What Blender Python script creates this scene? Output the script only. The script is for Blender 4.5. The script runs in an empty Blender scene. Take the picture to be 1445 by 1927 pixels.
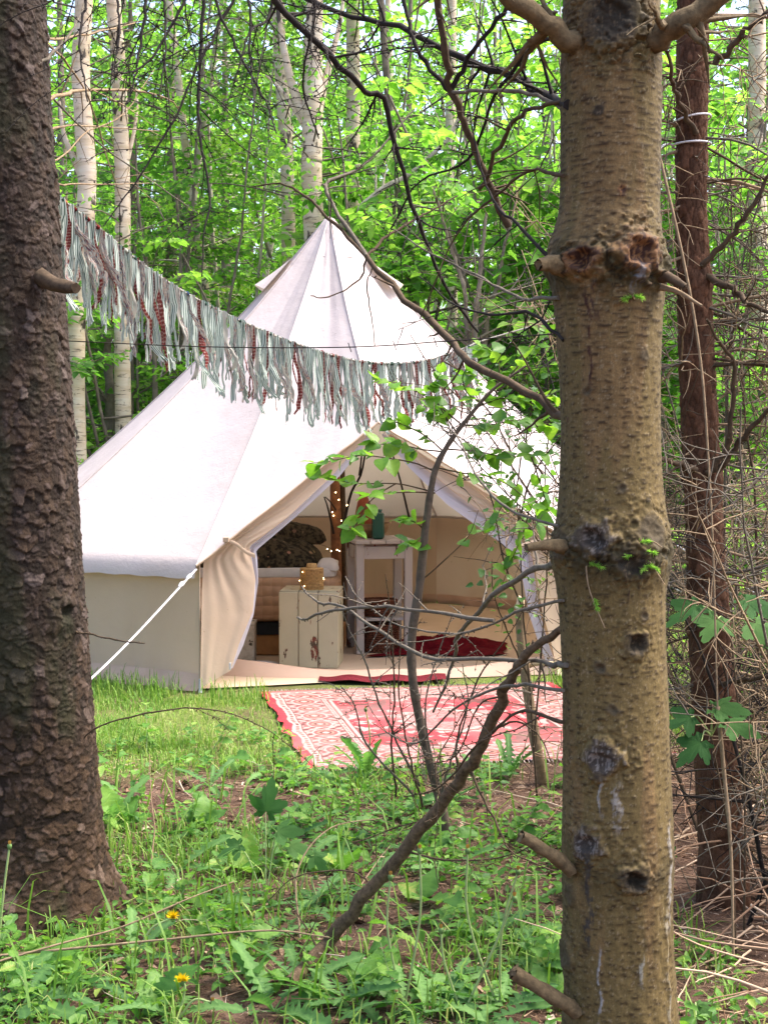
import bpy, math, random
import numpy as np
from mathutils import Vector, Matrix

# ------------------------------------------------------------------ camera, sky, sun, exposure
SC = bpy.context.scene
COL = SC.collection
FPX, CX, CY, CAMH = 2800.0, 722.5, 963.5, 1.5
PITCH = math.atan(153.0 / FPX)
cam_d = bpy.data.cameras.new('camera')
cam_d.sensor_fit = 'HORIZONTAL'
cam_d.sensor_width = 36.0
cam_d.lens = 36.0 * FPX / 1445.0
cam_d.clip_start = 0.05
cam_d.clip_end = 2000.0
cam = bpy.data.objects.new('camera', cam_d)
COL.objects.link(cam)
cam.location = (0, 0, CAMH)
cam.rotation_euler = (math.radians(90) - PITCH, 0, 0)
SC.camera = cam

SUN_EL, SUN_AZ = 60.0, 78.0          # azimuth clockwise from +Y: off to the right, a little beyond the tent
world = bpy.data.worlds.new('World')
SC.world = world
world.use_nodes = True
wn = world.node_tree.nodes
wl = world.node_tree.links
bg = wn.get('Background') or wn.new('ShaderNodeBackground')
sky = wn.new('ShaderNodeTexSky')
sky.sky_type = 'NISHITA'
sky.sun_disc = False
sky.sun_elevation = math.radians(SUN_EL)
sky.sun_rotation = math.radians(SUN_AZ)
sky.air_density = 0.75
sky.dust_density = 4.5
sky.ozone_density = 1.0
wl.new(sky.outputs[0], bg.inputs[0])
bg.inputs[1].default_value = 0.15
wo = wn.get('World Output')
wl.new(bg.outputs[0], wo.inputs[0])

sun_d = bpy.data.lights.new('sun', 'SUN')
sun_d.energy = 1.5
sun_d.angle = math.radians(22)
sun_d.color = (1.0, 0.94, 0.87)
sun = bpy.data.objects.new('sun', sun_d)
COL.objects.link(sun)
_e, _a = math.radians(SUN_EL), math.radians(SUN_AZ)
sdir = Vector((math.sin(_a) * math.cos(_e), math.cos(_a) * math.cos(_e), math.sin(_e)))
sun.rotation_euler = (-sdir).to_track_quat('-Z', 'Y').to_euler()
sun.location = (0, 0, 30)

SC.view_settings.view_transform = 'Standard'
SC.view_settings.look = 'None'
SC.view_settings.exposure = 2.15
SC.view_settings.gamma = 1.0
SC.view_settings.use_curve_mapping = False
SC.render.engine = 'CYCLES'
cy = SC.cycles
cy.max_bounces = 9
cy.diffuse_bounces = 6
cy.transmission_bounces = 6
cy.glossy_bounces = 2
cy.transparent_max_bounces = 4
cy.caustics_reflective = False
cy.caustics_refractive = False
cy.sample_clamp_indirect = 6.0
cy.use_denoising = True

random.seed(7)
RNG = np.random.default_rng(7)

# ------------------------------------------------------------------ helpers
_cp, _sp = math.cos(PITCH), math.sin(PITCH)
def ray(px, py):
    cx, cyy = (px - CX) / FPX, -(py - CY) / FPX
    return np.array([cx, cyy * _sp + _cp, cyy * _cp - _sp])
ORG = np.array([0, 0, CAMH])
def P(px, py, d):
    r = ray(px, py)
    return ORG + r * (d / r[1])
def G(px, py, z=0.0):
    r = ray(px, py)
    return ORG + r * ((z - CAMH) / r[2])
def on_plane(px, py, p0, n, off=0.0):
    r = ray(px, py)
    return ORG + r * (np.dot(np.asarray(p0) + n * off - ORG, n) / np.dot(r, n))

def hsh(*a):
    x = np.zeros_like(np.asarray(a[0], dtype=np.float64))
    for i, v in enumerate(a):
        x = x + np.asarray(v, dtype=np.float64) * (127.1, 311.7, 74.7, 191.3)[i]
    s = np.sin(x) * 43758.5453
    return s - np.floor(s)
def noise2(x, y, seed=0):
    x = np.asarray(x, float); y = np.asarray(y, float)
    xi, yi = np.floor(x), np.floor(y)
    fx, fy = x - xi, y - yi
    fx = fx * fx * (3 - 2 * fx); fy = fy * fy * (3 - 2 * fy)
    a = hsh(xi, yi, seed); b = hsh(xi + 1, yi, seed); c = hsh(xi, yi + 1, seed); d = hsh(xi + 1, yi + 1, seed)
    return (a + (b - a) * fx) * (1 - fy) + (c + (d - c) * fx) * fy
def fbm(x, y, seed=0, o=4):
    t, am, tot = 0, 1.0, 0
    for i in range(o):
        t = t + am * noise2(x * 2 ** i, y * 2 ** i, seed + i * 3.7); tot += am; am *= 0.5
    return t / tot
def voro(x, y, seed=0, jit=0.9):
    xi, yi = np.floor(x), np.floor(y)
    f1 = np.full(x.shape, 9.0); f2 = np.full(x.shape, 9.0)
    idv = np.zeros(x.shape); cx = np.zeros(x.shape); cyv = np.zeros(x.shape)
    for dx in (-1, 0, 1):
        for dy in (-1, 0, 1):
            gx, gy = xi + dx, yi + dy
            px = gx + 0.5 + jit * (hsh(gx, gy, seed) - 0.5)
            py = gy + 0.5 + jit * (hsh(gx, gy, seed + 5.3) - 0.5)
            d = np.hypot(x - px, y - py)
            m = d < f1
            f2 = np.where(m, f1, np.minimum(f2, d))
            idv = np.where(m, hsh(gx, gy, seed + 9.1), idv)
            cx = np.where(m, px, cx); cyv = np.where(m, py, cyv)
            f1 = np.where(m, d, f1)
    return f1, f2, idv, cx, cyv
def sstep(a, b, x):
    t = np.clip((x - a) / (b - a), 0, 1)
    return t * t * (3 - 2 * t)
def lerp3(a, b, t):
    return np.asarray(a)[None, :] * (1 - t)[:, None] + np.asarray(b)[None, :] * t[:, None]
def srgb(r, g, b):
    f = lambda c: (c / 255 / 12.92) if c / 255 <= 0.04045 else ((c / 255 + 0.055) / 1.055) ** 2.4
    return (f(r), f(g), f(b))
def norm(v):
    v = np.asarray(v, float)
    n = np.linalg.norm(v, axis=-1, keepdims=True)
    return v / np.maximum(n, 1e-9)

class MB:
    """collects geometry, becomes one mesh"""
    def __init__(s):
        s.V = []; s.Q = []; s.T = []; s.n = 0; s.tint = []; s.col = []; s.uv = []; s.qm = []; s.tm = []; s.qs = []; s.ts = []
    def add(s, V, quads=None, tris=None, tint=0.5, col=None, uv=None, mi=0, sm=True):
        V = np.asarray(V, float).reshape(-1, 3)
        if quads is not None and len(quads):
            q = np.asarray(quads, np.int64).reshape(-1, 4) + s.n; s.Q.append(q); s.qm.append(np.full(len(q), mi)); s.qs.append(np.full(len(q), sm))
        if tris is not None and len(tris):
            t = np.asarray(tris, np.int64).reshape(-1, 3) + s.n; s.T.append(t); s.tm.append(np.full(len(t), mi)); s.ts.append(np.full(len(t), sm))
        s.V.append(V); s.n += len(V)
        s.tint.append(np.broadcast_to(np.asarray(tint, float), (len(V),)))
        s.col.append(np.ones((len(V), 3)) if col is None else np.broadcast_to(np.asarray(col, float), (len(V), 3)))
        s.uv.append(np.zeros((len(V), 2)) if uv is None else np.asarray(uv, float))
        return s
    def mesh(s, name, mats, smooth=True, use_col=False, use_uv=False):
        me = bpy.data.meshes.new(name)
        V = np.concatenate(s.V) if s.V else np.zeros((0, 3))
        Q = np.concatenate(s.Q) if s.Q else np.zeros((0, 4), np.int64)
        T = np.concatenate(s.T) if s.T else np.zeros((0, 3), np.int64)
        me.vertices.add(len(V)); me.vertices.foreach_set('co', V.astype(np.float32).ravel())
        loops = np.concatenate([Q.ravel(), T.ravel()])
        me.loops.add(len(loops)); me.loops.foreach_set('vertex_index', loops.astype(np.int32))
        me.polygons.add(len(Q) + len(T))
        st = np.concatenate([np.arange(len(Q)) * 4, len(Q) * 4 + np.arange(len(T)) * 3])
        me.polygons.foreach_set('loop_start', st.astype(np.int32))
        if smooth:
            me.polygons.foreach_set('use_smooth', np.concatenate((s.qs + s.ts) or [np.zeros(0, bool)]).astype(bool))
        if not isinstance(mats, (list, tuple)): mats = [mats]
        for m in mats: me.materials.append(m)
        if len(mats) > 1:
            mi = np.concatenate((s.qm or [np.zeros(0)]) + (s.tm or [np.zeros(0)]))
            me.polygons.foreach_set('material_index', mi.astype(np.int32))
        a = me.attributes.new('tint', 'FLOAT', 'POINT')
        a.data.foreach_set('value', np.concatenate(s.tint).astype(np.float32))
        if use_col:
            c = me.attributes.new('Col', 'FLOAT_COLOR', 'POINT')
            cc = np.concatenate(s.col); cc = np.hstack([cc, np.ones((len(cc), 1))])
            c.data.foreach_set('color', cc.astype(np.float32).ravel())
        if use_uv:
            u = me.uv_layers.new(name='UVMap')
            uv = np.concatenate(s.uv)[loops]
            u.data.foreach_set('uv', uv.astype(np.float32).ravel())
        me.update(calc_edges=True)
        me.validate()
        return me
    def build(s, name, mats, parent=None, smooth=True, use_col=False, use_uv=False):
        return link(name, s.mesh(name, mats, smooth, use_col, use_uv), parent)

def link(name, me, parent=None, loc=None, rot=None, scale=None):
    o = bpy.data.objects.new(name, me)
    COL.objects.link(o)
    if parent is not None: o.parent = parent
    if loc is not None: o.location = loc
    if rot is not None: o.rotation_euler = rot
    if scale is not None: o.scale = (scale,) * 3 if np.isscalar(scale) else scale
    return o
def tag(o, label=None, cat=None, group=None, kind=None):
    if label: o['label'] = label
    if cat: o['category'] = cat
    if group: o['group'] = group
    if kind: o['kind'] = kind
    return o
def thing(name, label, cat, loc=(0, 0, 0), rz=0.0, group=None):
    o = bpy.data.objects.new(name, None)
    COL.objects.link(o)
    o.location = loc; o.rotation_euler = (0, 0, rz)
    o.empty_display_size = 0.1
    return tag(o, label, cat, group)
def copy_tree(o, parent=None):
    c = o.copy(); COL.objects.link(c)
    if parent is not None: c.parent = parent
    for ch in o.children: copy_tree(ch, c)
    return c

def resample(pts, n):
    """smooth path through control points"""
    pts = np.asarray(pts, float)
    if len(pts) == 2:
        t = np.linspace(0, 1, n)[:, None]
        return pts[0] * (1 - t) + pts[1] * t
    k = len(pts)
    p = np.vstack([2 * pts[0] - pts[1], pts, 2 * pts[-1] - pts[-2]])
    t = np.linspace(0, k - 1 - 1e-6, n)
    i = np.floor(t).astype(int); f = (t - i)[:, None]
    p0, p1, p2, p3 = p[i], p[i + 1], p[i + 2], p[i + 3]
    return 0.5 * ((2 * p1) + (-p0 + p2) * f + (2 * p0 - 5 * p1 + 4 * p2 - p3) * f ** 2 + (-p0 + 3 * p1 - 3 * p2 + p3) * f ** 3)
def tube(mb, pts, rad, sides=6, tint=0.5, cap=True, rough=0.0, mi=0, col=None):
    pts = np.asarray(pts, float); n = len(pts)
    rad = np.broadcast_to(np.asarray(rad, float), (n,))
    tan = norm(np.gradient(pts, axis=0))
    ref = np.array([0, 0, 1.0]) if abs(tan[0][2]) < 0.9 else np.array([1.0, 0, 0])
    N = np.zeros((n, 3)); v = np.cross(tan[0], ref); v /= np.linalg.norm(v)
    for i in range(n):
        v = v - tan[i] * np.dot(v, tan[i]); l = np.linalg.norm(v)
        v = v / l if l > 1e-6 else np.cross(tan[i], ref)
        N[i] = v
    B = np.cross(tan, N)
    a = np.linspace(0, 2 * math.pi, sides, endpoint=False)
    r = rad[:, None] * (1 + (rough * (RNG.random((n, sides)) - 0.5) if rough else 0))
    V = pts[:, None, :] + r[..., None] * (np.cos(a)[None, :, None] * N[:, None, :] + np.sin(a)[None, :, None] * B[:, None, :])
    idx = np.arange(n * sides).reshape(n, sides)
    q = np.stack([idx[:-1], np.roll(idx[:-1], -1, 1), np.roll(idx[1:], -1, 1), idx[1:]], -1).reshape(-1, 4)
    V = V.reshape(-1, 3); tris = []
    if cap:
        for e, c in ((0, pts[0]), (n - 1, pts[-1])):
            ring = V[e * sides:(e + 1) * sides]; k = np.arange(sides)
            mb.add(np.vstack([ring, c]), None, np.stack([np.full(sides, sides), (k + 1) % sides, k] if e == 0 else [np.full(sides, sides), k, (k + 1) % sides], -1), tint=tint, mi=mi, col=col, sm=False)
    mb.add(V, q, tris, tint=tint, mi=mi, col=col)
def grid(mb, V, tint=0.5, uv=None, col=None, mi=0, flip=False):
    """V (n,m,3)"""
    n, m = V.shape[:2]
    idx = np.arange(n * m).reshape(n, m)
    q = np.stack([idx[:-1, :-1], idx[:-1, 1:], idx[1:, 1:], idx[1:, :-1]], -1).reshape(-1, 4)
    if flip: q = q[:, ::-1]
    mb.add(V.reshape(-1, 3), q, None, tint=tint if np.isscalar(tint) else np.asarray(tint).ravel(),
           uv=None if uv is None else np.asarray(uv).reshape(-1, 2), col=None if col is None else np.asarray(col).reshape(-1, 3), mi=mi)
def box(mb, c, s, rz=0.0, tint=0.5, bev=0.0, mi=0):
    """bevelled box, centre c, size s"""
    c = np.asarray(c, float); h = np.asarray(s, float) / 2
    b = min(bev if bev else 0.003, h.min() * 0.45)
    V = []; 
    sg = [(-1, -1, -1), (1, -1, -1), (1, 1, -1), (-1, 1, -1), (-1, -1, 1), (1, -1, 1), (1, 1, 1), (-1, 1, 1)]
    for (x, y, z) in sg:
        V += [(x * h[0], y * (h[1] - b), z * (h[2] - b)), (x * (h[0] - b), y * h[1], z * (h[2] - b)), (x * (h[0] - b), y * (h[1] - b), z * h[2])]
    V = np.array(V)
    X, Y, Z = 0, 1, 2
    f = lambda i, a: i * 3 + a
    q = [[f(0, Z), f(3, Z), f(2, Z), f(1, Z)], [f(4, Z), f(5, Z), f(6, Z), f(7, Z)],
         [f(0, Y), f(1, Y), f(5, Y), f(4, Y)], [f(2, Y), f(3, Y), f(7, Y), f(6, Y)],
         [f(0, X), f(4, X), f(7, X), f(3, X)], [f(1, X), f(2, X), f(6, X), f(5, X)]]
    for (i, j, a, bb) in ((0, 1, Y, Z), (2, 3, Y, Z), (4, 5, Y, Z), (6, 7, Y, Z), (0, 3, X, Z), (1, 2, X, Z), (4, 7, X, Z), (5, 6, X, Z),
                          (0, 4, X, Y), (1, 5, X, Y), (2, 6, X, Y), (3, 7, X, Y)):
        q.append([f(i, a), f(j, a), f(j, bb), f(i, bb)])
    t = [[f(i, 0), f(i, 1), f(i, 2)] for i in range(8)]
    cz, sz = math.cos(rz), math.sin(rz)
    R = np.array([[cz, -sz, 0], [sz, cz, 0], [0, 0, 1]])
    mb.add(V @ R.T + c, q, t, tint=tint, mi=mi, sm=False)
def lathe(mb, prof, c=(0, 0, 0), sides=20, tint=0.5, mi=0):
    prof = np.asarray(prof, float)
    a = np.linspace(0, 2 * math.pi, sides, endpoint=False)
    V = np.stack([prof[:, None, 0] * np.cos(a), prof[:, None, 0] * np.sin(a), np.broadcast_to(prof[:, None, 1], (len(prof), sides))], -1)
    idx = np.arange(len(prof) * sides).reshape(len(prof), sides)
    q = np.stack([idx[:-1], np.roll(idx[:-1], -1, 1), np.roll(idx[1:], -1, 1), idx[1:]], -1).reshape(-1, 4)
    mb.add(V.reshape(-1, 3) + np.asarray(c), q, None, tint=tint, mi=mi)

# ------------------------------------------------------------------ materials
MATS = {}
def mat(name, rough=0.8, spec=0.3):
    m = bpy.data.materials.new(name); m.use_nodes = True
    nt = m.node_tree; b = nt.nodes['Principled BSDF']
    b.inputs['Roughness'].default_value = rough
    b.inputs['Specular IOR Level'].default_value = spec
    MATS[name] = m
    return m, nt, b
def nd(nt, typ, **kw):
    n = nt.nodes.new('ShaderNode' + typ)
    for k, v in kw.items():
        if k in n.bl_rna.properties and k not in ('inputs',): setattr(n, k, v)
    return n
def ramp(nt, fac, stops):
    r = nt.nodes.new('ShaderNodeValToRGB')
    e = r.color_ramp.elements
    while len(e) < len(stops): e.new(0.5)
    for i, (p, c) in enumerate(stops):
        e[i].position = p; e[i].color = (*c, 1)
    nt.links.new(fac, r.inputs[0])
    return r.outputs[0]
def texco(nt, which='Object', scale=(1, 1, 1)):
    tc = nt.nodes.new('ShaderNodeTexCoord'); mp = nt.nodes.new('ShaderNodeMapping')
    mp.inputs['Scale'].default_value = scale
    nt.links.new(tc.outputs[which], mp.inputs[0]); return mp.outputs[0]
def ntex(nt, vec, scale, detail=4, rough=0.6):
    n = nt.nodes.new('ShaderNodeTexNoise'); n.inputs['Scale'].default_value = scale
    n.inputs['Detail'].default_value = detail; n.inputs['Roughness'].default_value = rough
    nt.links.new(vec, n.inputs['Vector']); return n.outputs['Fac']
def mixc(nt, fac, a, b, mode='MIX'):
    m = nt.nodes.new('ShaderNodeMix'); m.data_type = 'RGBA'; m.blend_type = mode
    for s, v in ((0, fac), (6, a), (7, b)):
        if hasattr(v, 'links'): nt.links.new(v, m.inputs[s])
        elif isinstance(v, tuple): m.inputs[s].default_value = (*v, 1)
        else: m.inputs[s].default_value = v
    return m.outputs[2]
def bump(nt, b, h, strength=0.3, dist=0.01):
    n = nt.nodes.new('ShaderNodeBump'); n.inputs['Strength'].default_value = strength; n.inputs['Distance'].default_value = dist
    nt.links.new(h, n.inputs['Height']); nt.links.new(n.outputs[0], b.inputs['Normal'])
def tintattr(nt, name='tint'):
    a = nt.nodes.new('ShaderNodeAttribute'); a.attribute_name = name
    return a.outputs['Fac'] if name == 'tint' else a.outputs['Color']
def translucent(nt, b, col, fac, tcol=None):
    t = nt.nodes.new('ShaderNodeBsdfTranslucent')
    src = tcol if tcol is not None else col
    if hasattr(src, 'links'): nt.links.new(src, t.inputs[0])
    else: t.inputs[0].default_value = (*src, 1)
    m = nt.nodes.new('ShaderNodeMixShader'); m.inputs[0].default_value = fac
    nt.links.new(b.outputs[0], m.inputs[1]); nt.links.new(t.outputs[0], m.inputs[2])
    out = nt.nodes['Material Output']; nt.links.new(m.outputs[0], out.inputs[0])
def setc(nt, b, c):
    if hasattr(c, 'links'): nt.links.new(c, b.inputs['Base Color'])
    else: b.inputs['Base Color'].default_value = (*c, 1)

def leaf_mat(name, stops, tfac=0.45, tmul=(1.3, 1.5, 0.7), rough=0.55, spec=0.3, obj_rand=False):
    m, nt, b = mat(name, rough, spec)
    f = tintattr(nt)
    if obj_rand:
        oi = nt.nodes.new('ShaderNodeObjectInfo')
        ma = nt.nodes.new('ShaderNodeMath'); ma.operation = 'MULTIPLY_ADD'
        nt.links.new(oi.outputs['Random'], ma.inputs[0]); ma.inputs[1].default_value = 0.8
        sb = nt.nodes.new('ShaderNodeMath'); sb.operation = 'SUBTRACT'; nt.links.new(f, sb.inputs[0]); sb.inputs[1].default_value = 0.4
        nt.links.new(sb.outputs[0], ma.inputs[2]); f = ma.outputs[0]
    c = ramp(nt, f, stops)
    nz = ntex(nt, texco(nt), 40, 2)
    c2 = mixc(nt, 1.0, c, ramp(nt, nz, [(0.3, (0.86, 0.86, 0.86)), (0.7, (1.08, 1.08, 1.05))]), 'MULTIPLY')
    setc(nt, b, c2)
    translucent(nt, b, c2, tfac, mixc(nt, 1.0, c2, tmul, 'MULTIPLY'))
    return m
def simple(name, c, rough=0.8, spec=0.3, var=0.25, scale=30, bstr=0.2, bdist=0.003):
    m, nt, b = mat(name, rough, spec)
    v = texco(nt); n = ntex(nt, v, scale)
    lo = tuple(x * (1 - var) for x in c); hi = tuple(min(1, x * (1 + var)) for x in c)
    setc(nt, b, ramp(nt, n, [(0.3, lo), (0.7, hi)]))
    if bstr: bump(nt, b, n, bstr, bdist)
    return m
def colmat(name, rough=0.85, spec=0.2, nscale=120, bstr=0.35, bdist=0.003, var=0.25):
    """colour from the Col attribute times fine grain"""
    m, nt, b = mat(name, rough, spec)
    c = tintattr(nt, 'Col'); n = ntex(nt, texco(nt), nscale, 5, 0.65)
    setc(nt, b, mixc(nt, 1.0, c, ramp(nt, n, [(0.25, (1 - var,) * 3), (0.75, (1 + var,) * 3)]), 'MULTIPLY'))
    bump(nt, b, n, bstr, bdist)
    return m

colmat('bark_scaly', 0.85, 0.25, 160, 0.5, 0.004, 0.35)
colmat('bark_tan', 0.8, 0.25, 220, 0.45, 0.002, 0.3)
colmat('bark_red', 0.85, 0.2, 140, 0.5, 0.004, 0.35)
colmat('rug_pile', 0.95, 0.05, 400, 0.4, 0.002, 0.18)
simple('twig_olive', (0.115, 0.082, 0.042), 0.85, 0.2, 0.4, 60, .6, .006)
simple('twig_dark', (0.022, 0.017, 0.014), 0.85, 0.2, 0.4, 60)
simple('twig_grey', (0.125, 0.105, 0.078), 0.85, 0.2, 0.35, 60)
simple('twig_tan', (0.24, 0.17, 0.10), 0.85, 0.2, 0.35, 50)
simple('branch_brown', (0.105, 0.070, 0.040), 0.85, 0.2, 0.5, 70, .8, .006)
simple('twig_brown', (0.075, 0.050, 0.029), 0.85, 0.2, 0.4, 50)
simple('wood_cut', (0.62, 0.47, 0.28), 0.8, 0.2, 0.2, 80)

def canvas(name, base, tf, tcol, wscale=1.0):
    m, nt, b = mat(name, 0.85, 0.1)
    v = texco(nt)
    n1 = ntex(nt, v, 1.6, 4); n2 = ntex(nt, v, 55, 3); n3 = ntex(nt, v, 7, 5)
    c = mixc(nt, 1.0, base, ramp(nt, n1, [(0.3, (0.88, 0.865, 0.845)), (0.7, (1.04, 1.04, 1.05))]), 'MULTIPLY')
    sp = ramp(nt, ntex(nt, v, 38, 2, 0.5), [(0.745, (1, 1, 1)), (0.77, (0.45, 0.38, 0.28))])
    c = mixc(nt, 0.55, c, sp, 'MULTIPLY')
    setc(nt, b, c)
    ad = nt.nodes.new('ShaderNodeMath'); ad.operation = 'MULTIPLY_ADD'
    nt.links.new(n2, ad.inputs[0]); ad.inputs[1].default_value = 0.15; nt.links.new(n3, ad.inputs[2])
    bump(nt, b, ad.outputs[0], 0.22 * wscale, 0.02)
    translucent(nt, b, c, tf, tcol)
    return m
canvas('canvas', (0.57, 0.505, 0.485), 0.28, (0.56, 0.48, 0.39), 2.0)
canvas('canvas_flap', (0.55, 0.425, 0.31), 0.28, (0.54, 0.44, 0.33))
canvas('groundsheet', (0.56, 0.39, 0.29), 0.05, (0.6, 0.4, 0.3))
canvas('net_curtain', (0.62, 0.62, 0.70), 0.45, (0.6, 0.6, 0.70))
simple('rope_white', (0.62, 0.6, 0.6), 0.9, 0.1, 0.12, 200)
simple('steel', (0.45, 0.45, 0.45), 0.4, 0.5, 0.1, 30)
# ------------------------------------------------------------------ ground
TC = np.array([-0.386, 10.6])       # tent centre
def gz(x, y):
    x = np.asarray(x, float); y = np.asarray(y, float)
    dt = np.hypot(x - TC[0], y - TC[1])
    w = sstep(2.9, 4.6, dt) * (1 - (1 - sstep(1.2, 1.9, np.abs(x - 0.3))) * (1 - sstep(1.0, 1.5, np.abs(y - 7.5))))
    h = 0.055 * (fbm(x * 0.9 + 3, y * 0.9 + 1, 2, 4) - 0.5) + 0.03 * (fbm(x * 6, y * 6, 8, 3) - 0.5)
    far = 0.5 * (fbm(x * 0.08, y * 0.08, 5, 2) - 0.5) * sstep(16, 40, np.hypot(x, y))
    return h * w + far
def ax(lo, hi, step, far, g=1.35):
    a = list(np.arange(lo, hi + 1e-6, step)); s = step
    l = [lo]; 
    while l[-1] > -far: s *= g; l.append(l[-1] - s)
    s = step; r = [hi]
    while r[-1] < far: s *= g; r.append(r[-1] + s)
    return np.array(l[:0:-1] + a + r[1:])
gx, gy = ax(-2.2, 2.4, 0.03, 400), ax(3.0, 9.0, 0.035, 400)
GX, GY = np.meshgrid(gx, gy)
m, nt, b = mat('forest_soil', 0.95, 0.1)
v = texco(nt)
soil = ramp(nt, ntex(nt, v, 9, 8, 0.7), [(0.25, (0.045, 0.026, 0.018)), (0.45, (0.115, 0.072, 0.052)), (0.6, (0.19, 0.125, 0.092)), (0.8, (0.30, 0.205, 0.15))])
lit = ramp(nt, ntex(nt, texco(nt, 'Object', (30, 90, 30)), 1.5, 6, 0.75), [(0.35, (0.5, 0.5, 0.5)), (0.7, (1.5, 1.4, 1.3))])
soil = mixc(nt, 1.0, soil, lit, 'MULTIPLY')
mossn = ntex(nt, v, 1.3, 6, 0.65)
gtint = tintattr(nt)
mm = nt.nodes.new('ShaderNodeMath'); mm.operation = 'MULTIPLY'
nt.links.new(gtint, mm.inputs[0]); nt.links.new(ramp(nt, mossn, [(0.32, (0, 0, 0)), (0.55, (1, 1, 1))]), mm.inputs[1])
setc(nt, b, mixc(nt, mm.outputs[0], soil, ramp(nt, ntex(nt, v, 60, 4), [(0.3, (0.075, 0.10, 0.025)), (0.7, (0.22, 0.27, 0.07))])))
bump(nt, b, ntex(nt, v, 45, 8, 0.7), 0.9, 0.03)
def lawn(x, y):
    """how grassy a spot is: the mown strip round the tent"""
    dt = np.hypot(x - TC[0], y - TC[1])
    edge = 6.55 + 0.5 * (fbm(x * 1.1, y * 1.1, 3) - 0.5) + np.where(x > 0.6, 0.4, 0) - 0.25 * sstep(-0.3, -1.2, x)
    return sstep(edge - 0.25, edge + 0.35, y) * (1 - 0.55 * sstep(3.5, 5.5, dt))
gm = MB()
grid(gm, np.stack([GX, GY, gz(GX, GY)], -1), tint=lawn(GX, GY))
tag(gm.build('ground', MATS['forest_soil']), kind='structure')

# ------------------------------------------------------------------ bell tent
EAVE, APEX = 0.75, 3.03
def pol(th, r, z):
    a = math.radians(th)
    return np.array([TC[0] + r * math.sin(a), TC[1] - r * math.cos(a), z])
A_ = G(378, 1301); A_e = A_.copy(); A_e[2] = EAVE
thA = math.degrees(math.atan2(A_[0] - TC[0], TC[1] - A_[1])); rA = np.hypot(A_[0] - TC[0], A_[1] - TC[1])
C_ = np.array([1.247, 9.2, 0.0]); C_e = C_.copy(); C_e[2] = EAVE
thC = math.degrees(math.atan2(C_[0] - TC[0], TC[1] - C_[1])); rC = np.hypot(C_[0] - TC[0], C_[1] - TC[1])
PK = np.array([-0.035, 8.95, 1.55])
AP = np.array([TC[0], TC[1], APEX])
nP = 8
ths = [thC + (360 - (thC - thA)) * i / nP for i in range(nP + 1)]
rs = [2.36] * (nP + 1); rs[0] = rC; rs[-1] = rA
corners = [pol(t, r, EAVE) for t, r in zip(ths, rs)]
tent = thing('bell_tent', 'cream canvas bell tent with open doorway pitched behind the patterned rug', 'tent', (TC[0], TC[1], 0))
TO = np.array([TC[0], TC[1], 0])
def part(mb, name, m, parent=tent, off=TO, **kw):
    for i in range(len(mb.V)): mb.V[i] = mb.V[i] - off
    return mb.build(name, m if not isinstance(m, str) else MATS[m], parent, **kw)

def roof_panel(Bl, Br, seed, over=0.05, nv=46, nu=26):
    """fabric between two seams, apex to the lower edge Bl..Br"""
    u = np.linspace(0, 1, nu); vv = np.linspace(0.012, 1, nv)
    V = np.zeros((nv, nu, 3))
    B = Bl[None] * (1 - u)[:, None] + Br[None] * u[:, None]
    n = np.cross(Br - AP, Bl - AP); n /= np.linalg.norm(n)
    if n[2] < 0: n = -n
    for i, t in enumerate(vv):
        p = AP[None] * (1 - t) + B * t
        sag = -0.13 * math.sin(math.pi * min(t, 1) ** 0.8)          # seams hang in a shallow curve
        mid = -0.045 * np.sin(np.pi * u) * math.sin(math.pi * t ** 1.2)
        x = u * t * 2.2; y = t * 3.0
        wr = 0.012 * (fbm(x * 3 + seed * 7, y * 1.0, seed, 3) - 0.5) * (1 - (2 * u - 1) ** 8)
        # tension folds running up from the two lower corners
        fl = np.exp(-(u / 0.25) ** 2) * 2.6 * (fbm(u * 15 + seed, np.full(nu, t * 2.2), seed + 4, 2) - .5) + np.exp(-((1 - u) / 0.25) ** 2) * 2.6 * (fbm((1 - u) * 15 + seed * 2, np.full(nu, t * 2.2), seed + 6, 2) - .5)
        wr = wr + 0.0075 * fl * sstep(0.35, 0.95, np.full(nu, t)) * sstep(0, 0.04, u) * sstep(0, 0.04, 1 - u)
        wr = wr + 0.022 * (fbm(u * 7 + seed * 5, np.full(nu, t * 1.5), seed + 2, 2) - .5) * math.exp(-((t - 0.30) / 0.2) ** 2) * np.sin(np.pi * u)
        V[i] = p + n * (mid + wr)[:, None]
        V[i, :, 2] += sag
        V[i, :, :] += n * 0.0
    mb = MB(); grid(mb, V, uv=np.stack(np.meshgrid(u, vv), -1)); return mb, V
def seam(pts, w=0.016, r=0.0065):
    mb = MB(); tube(mb, pts, r, 5); return mb
panels = []
for i in range(nP):
    Bl, Br = corners[i].copy(), corners[i + 1].copy()
    out = norm(np.array([Bl[0] + Br[0] - 2 * TC[0], Bl[1] + Br[1] - 2 * TC[1], 0]))
    mb, V = roof_panel(Bl + norm(Bl - [TC[0], TC[1], EAVE]) * 0.05 - [0, 0, .02], Br + norm(Br - [TC[0], TC[1], EAVE]) * 0.05 - [0, 0, .02], 1.3 + i)
    rp = part(mb, 'roof_panel', 'canvas')
    part(seam(V[:, -1] + [0, 0, .002]), 'seam', 'canvas', rp)
    # hem strip below the eave
    e = V[-1]; h2 = e + out * 0.012 - [0, 0, 0.075]; h2[:, 2] += 0.004 * np.sin(np.linspace(0, 40, len(e)))
    mbv = MB(); grid(mbv, np.stack([V[-2] + out * .004 + [0, 0, .006], e + out * .004 + [0, 0, .003], h2 + out * .004], 0)); part(mbv, 'eave_hem', 'canvas', rp)
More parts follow.
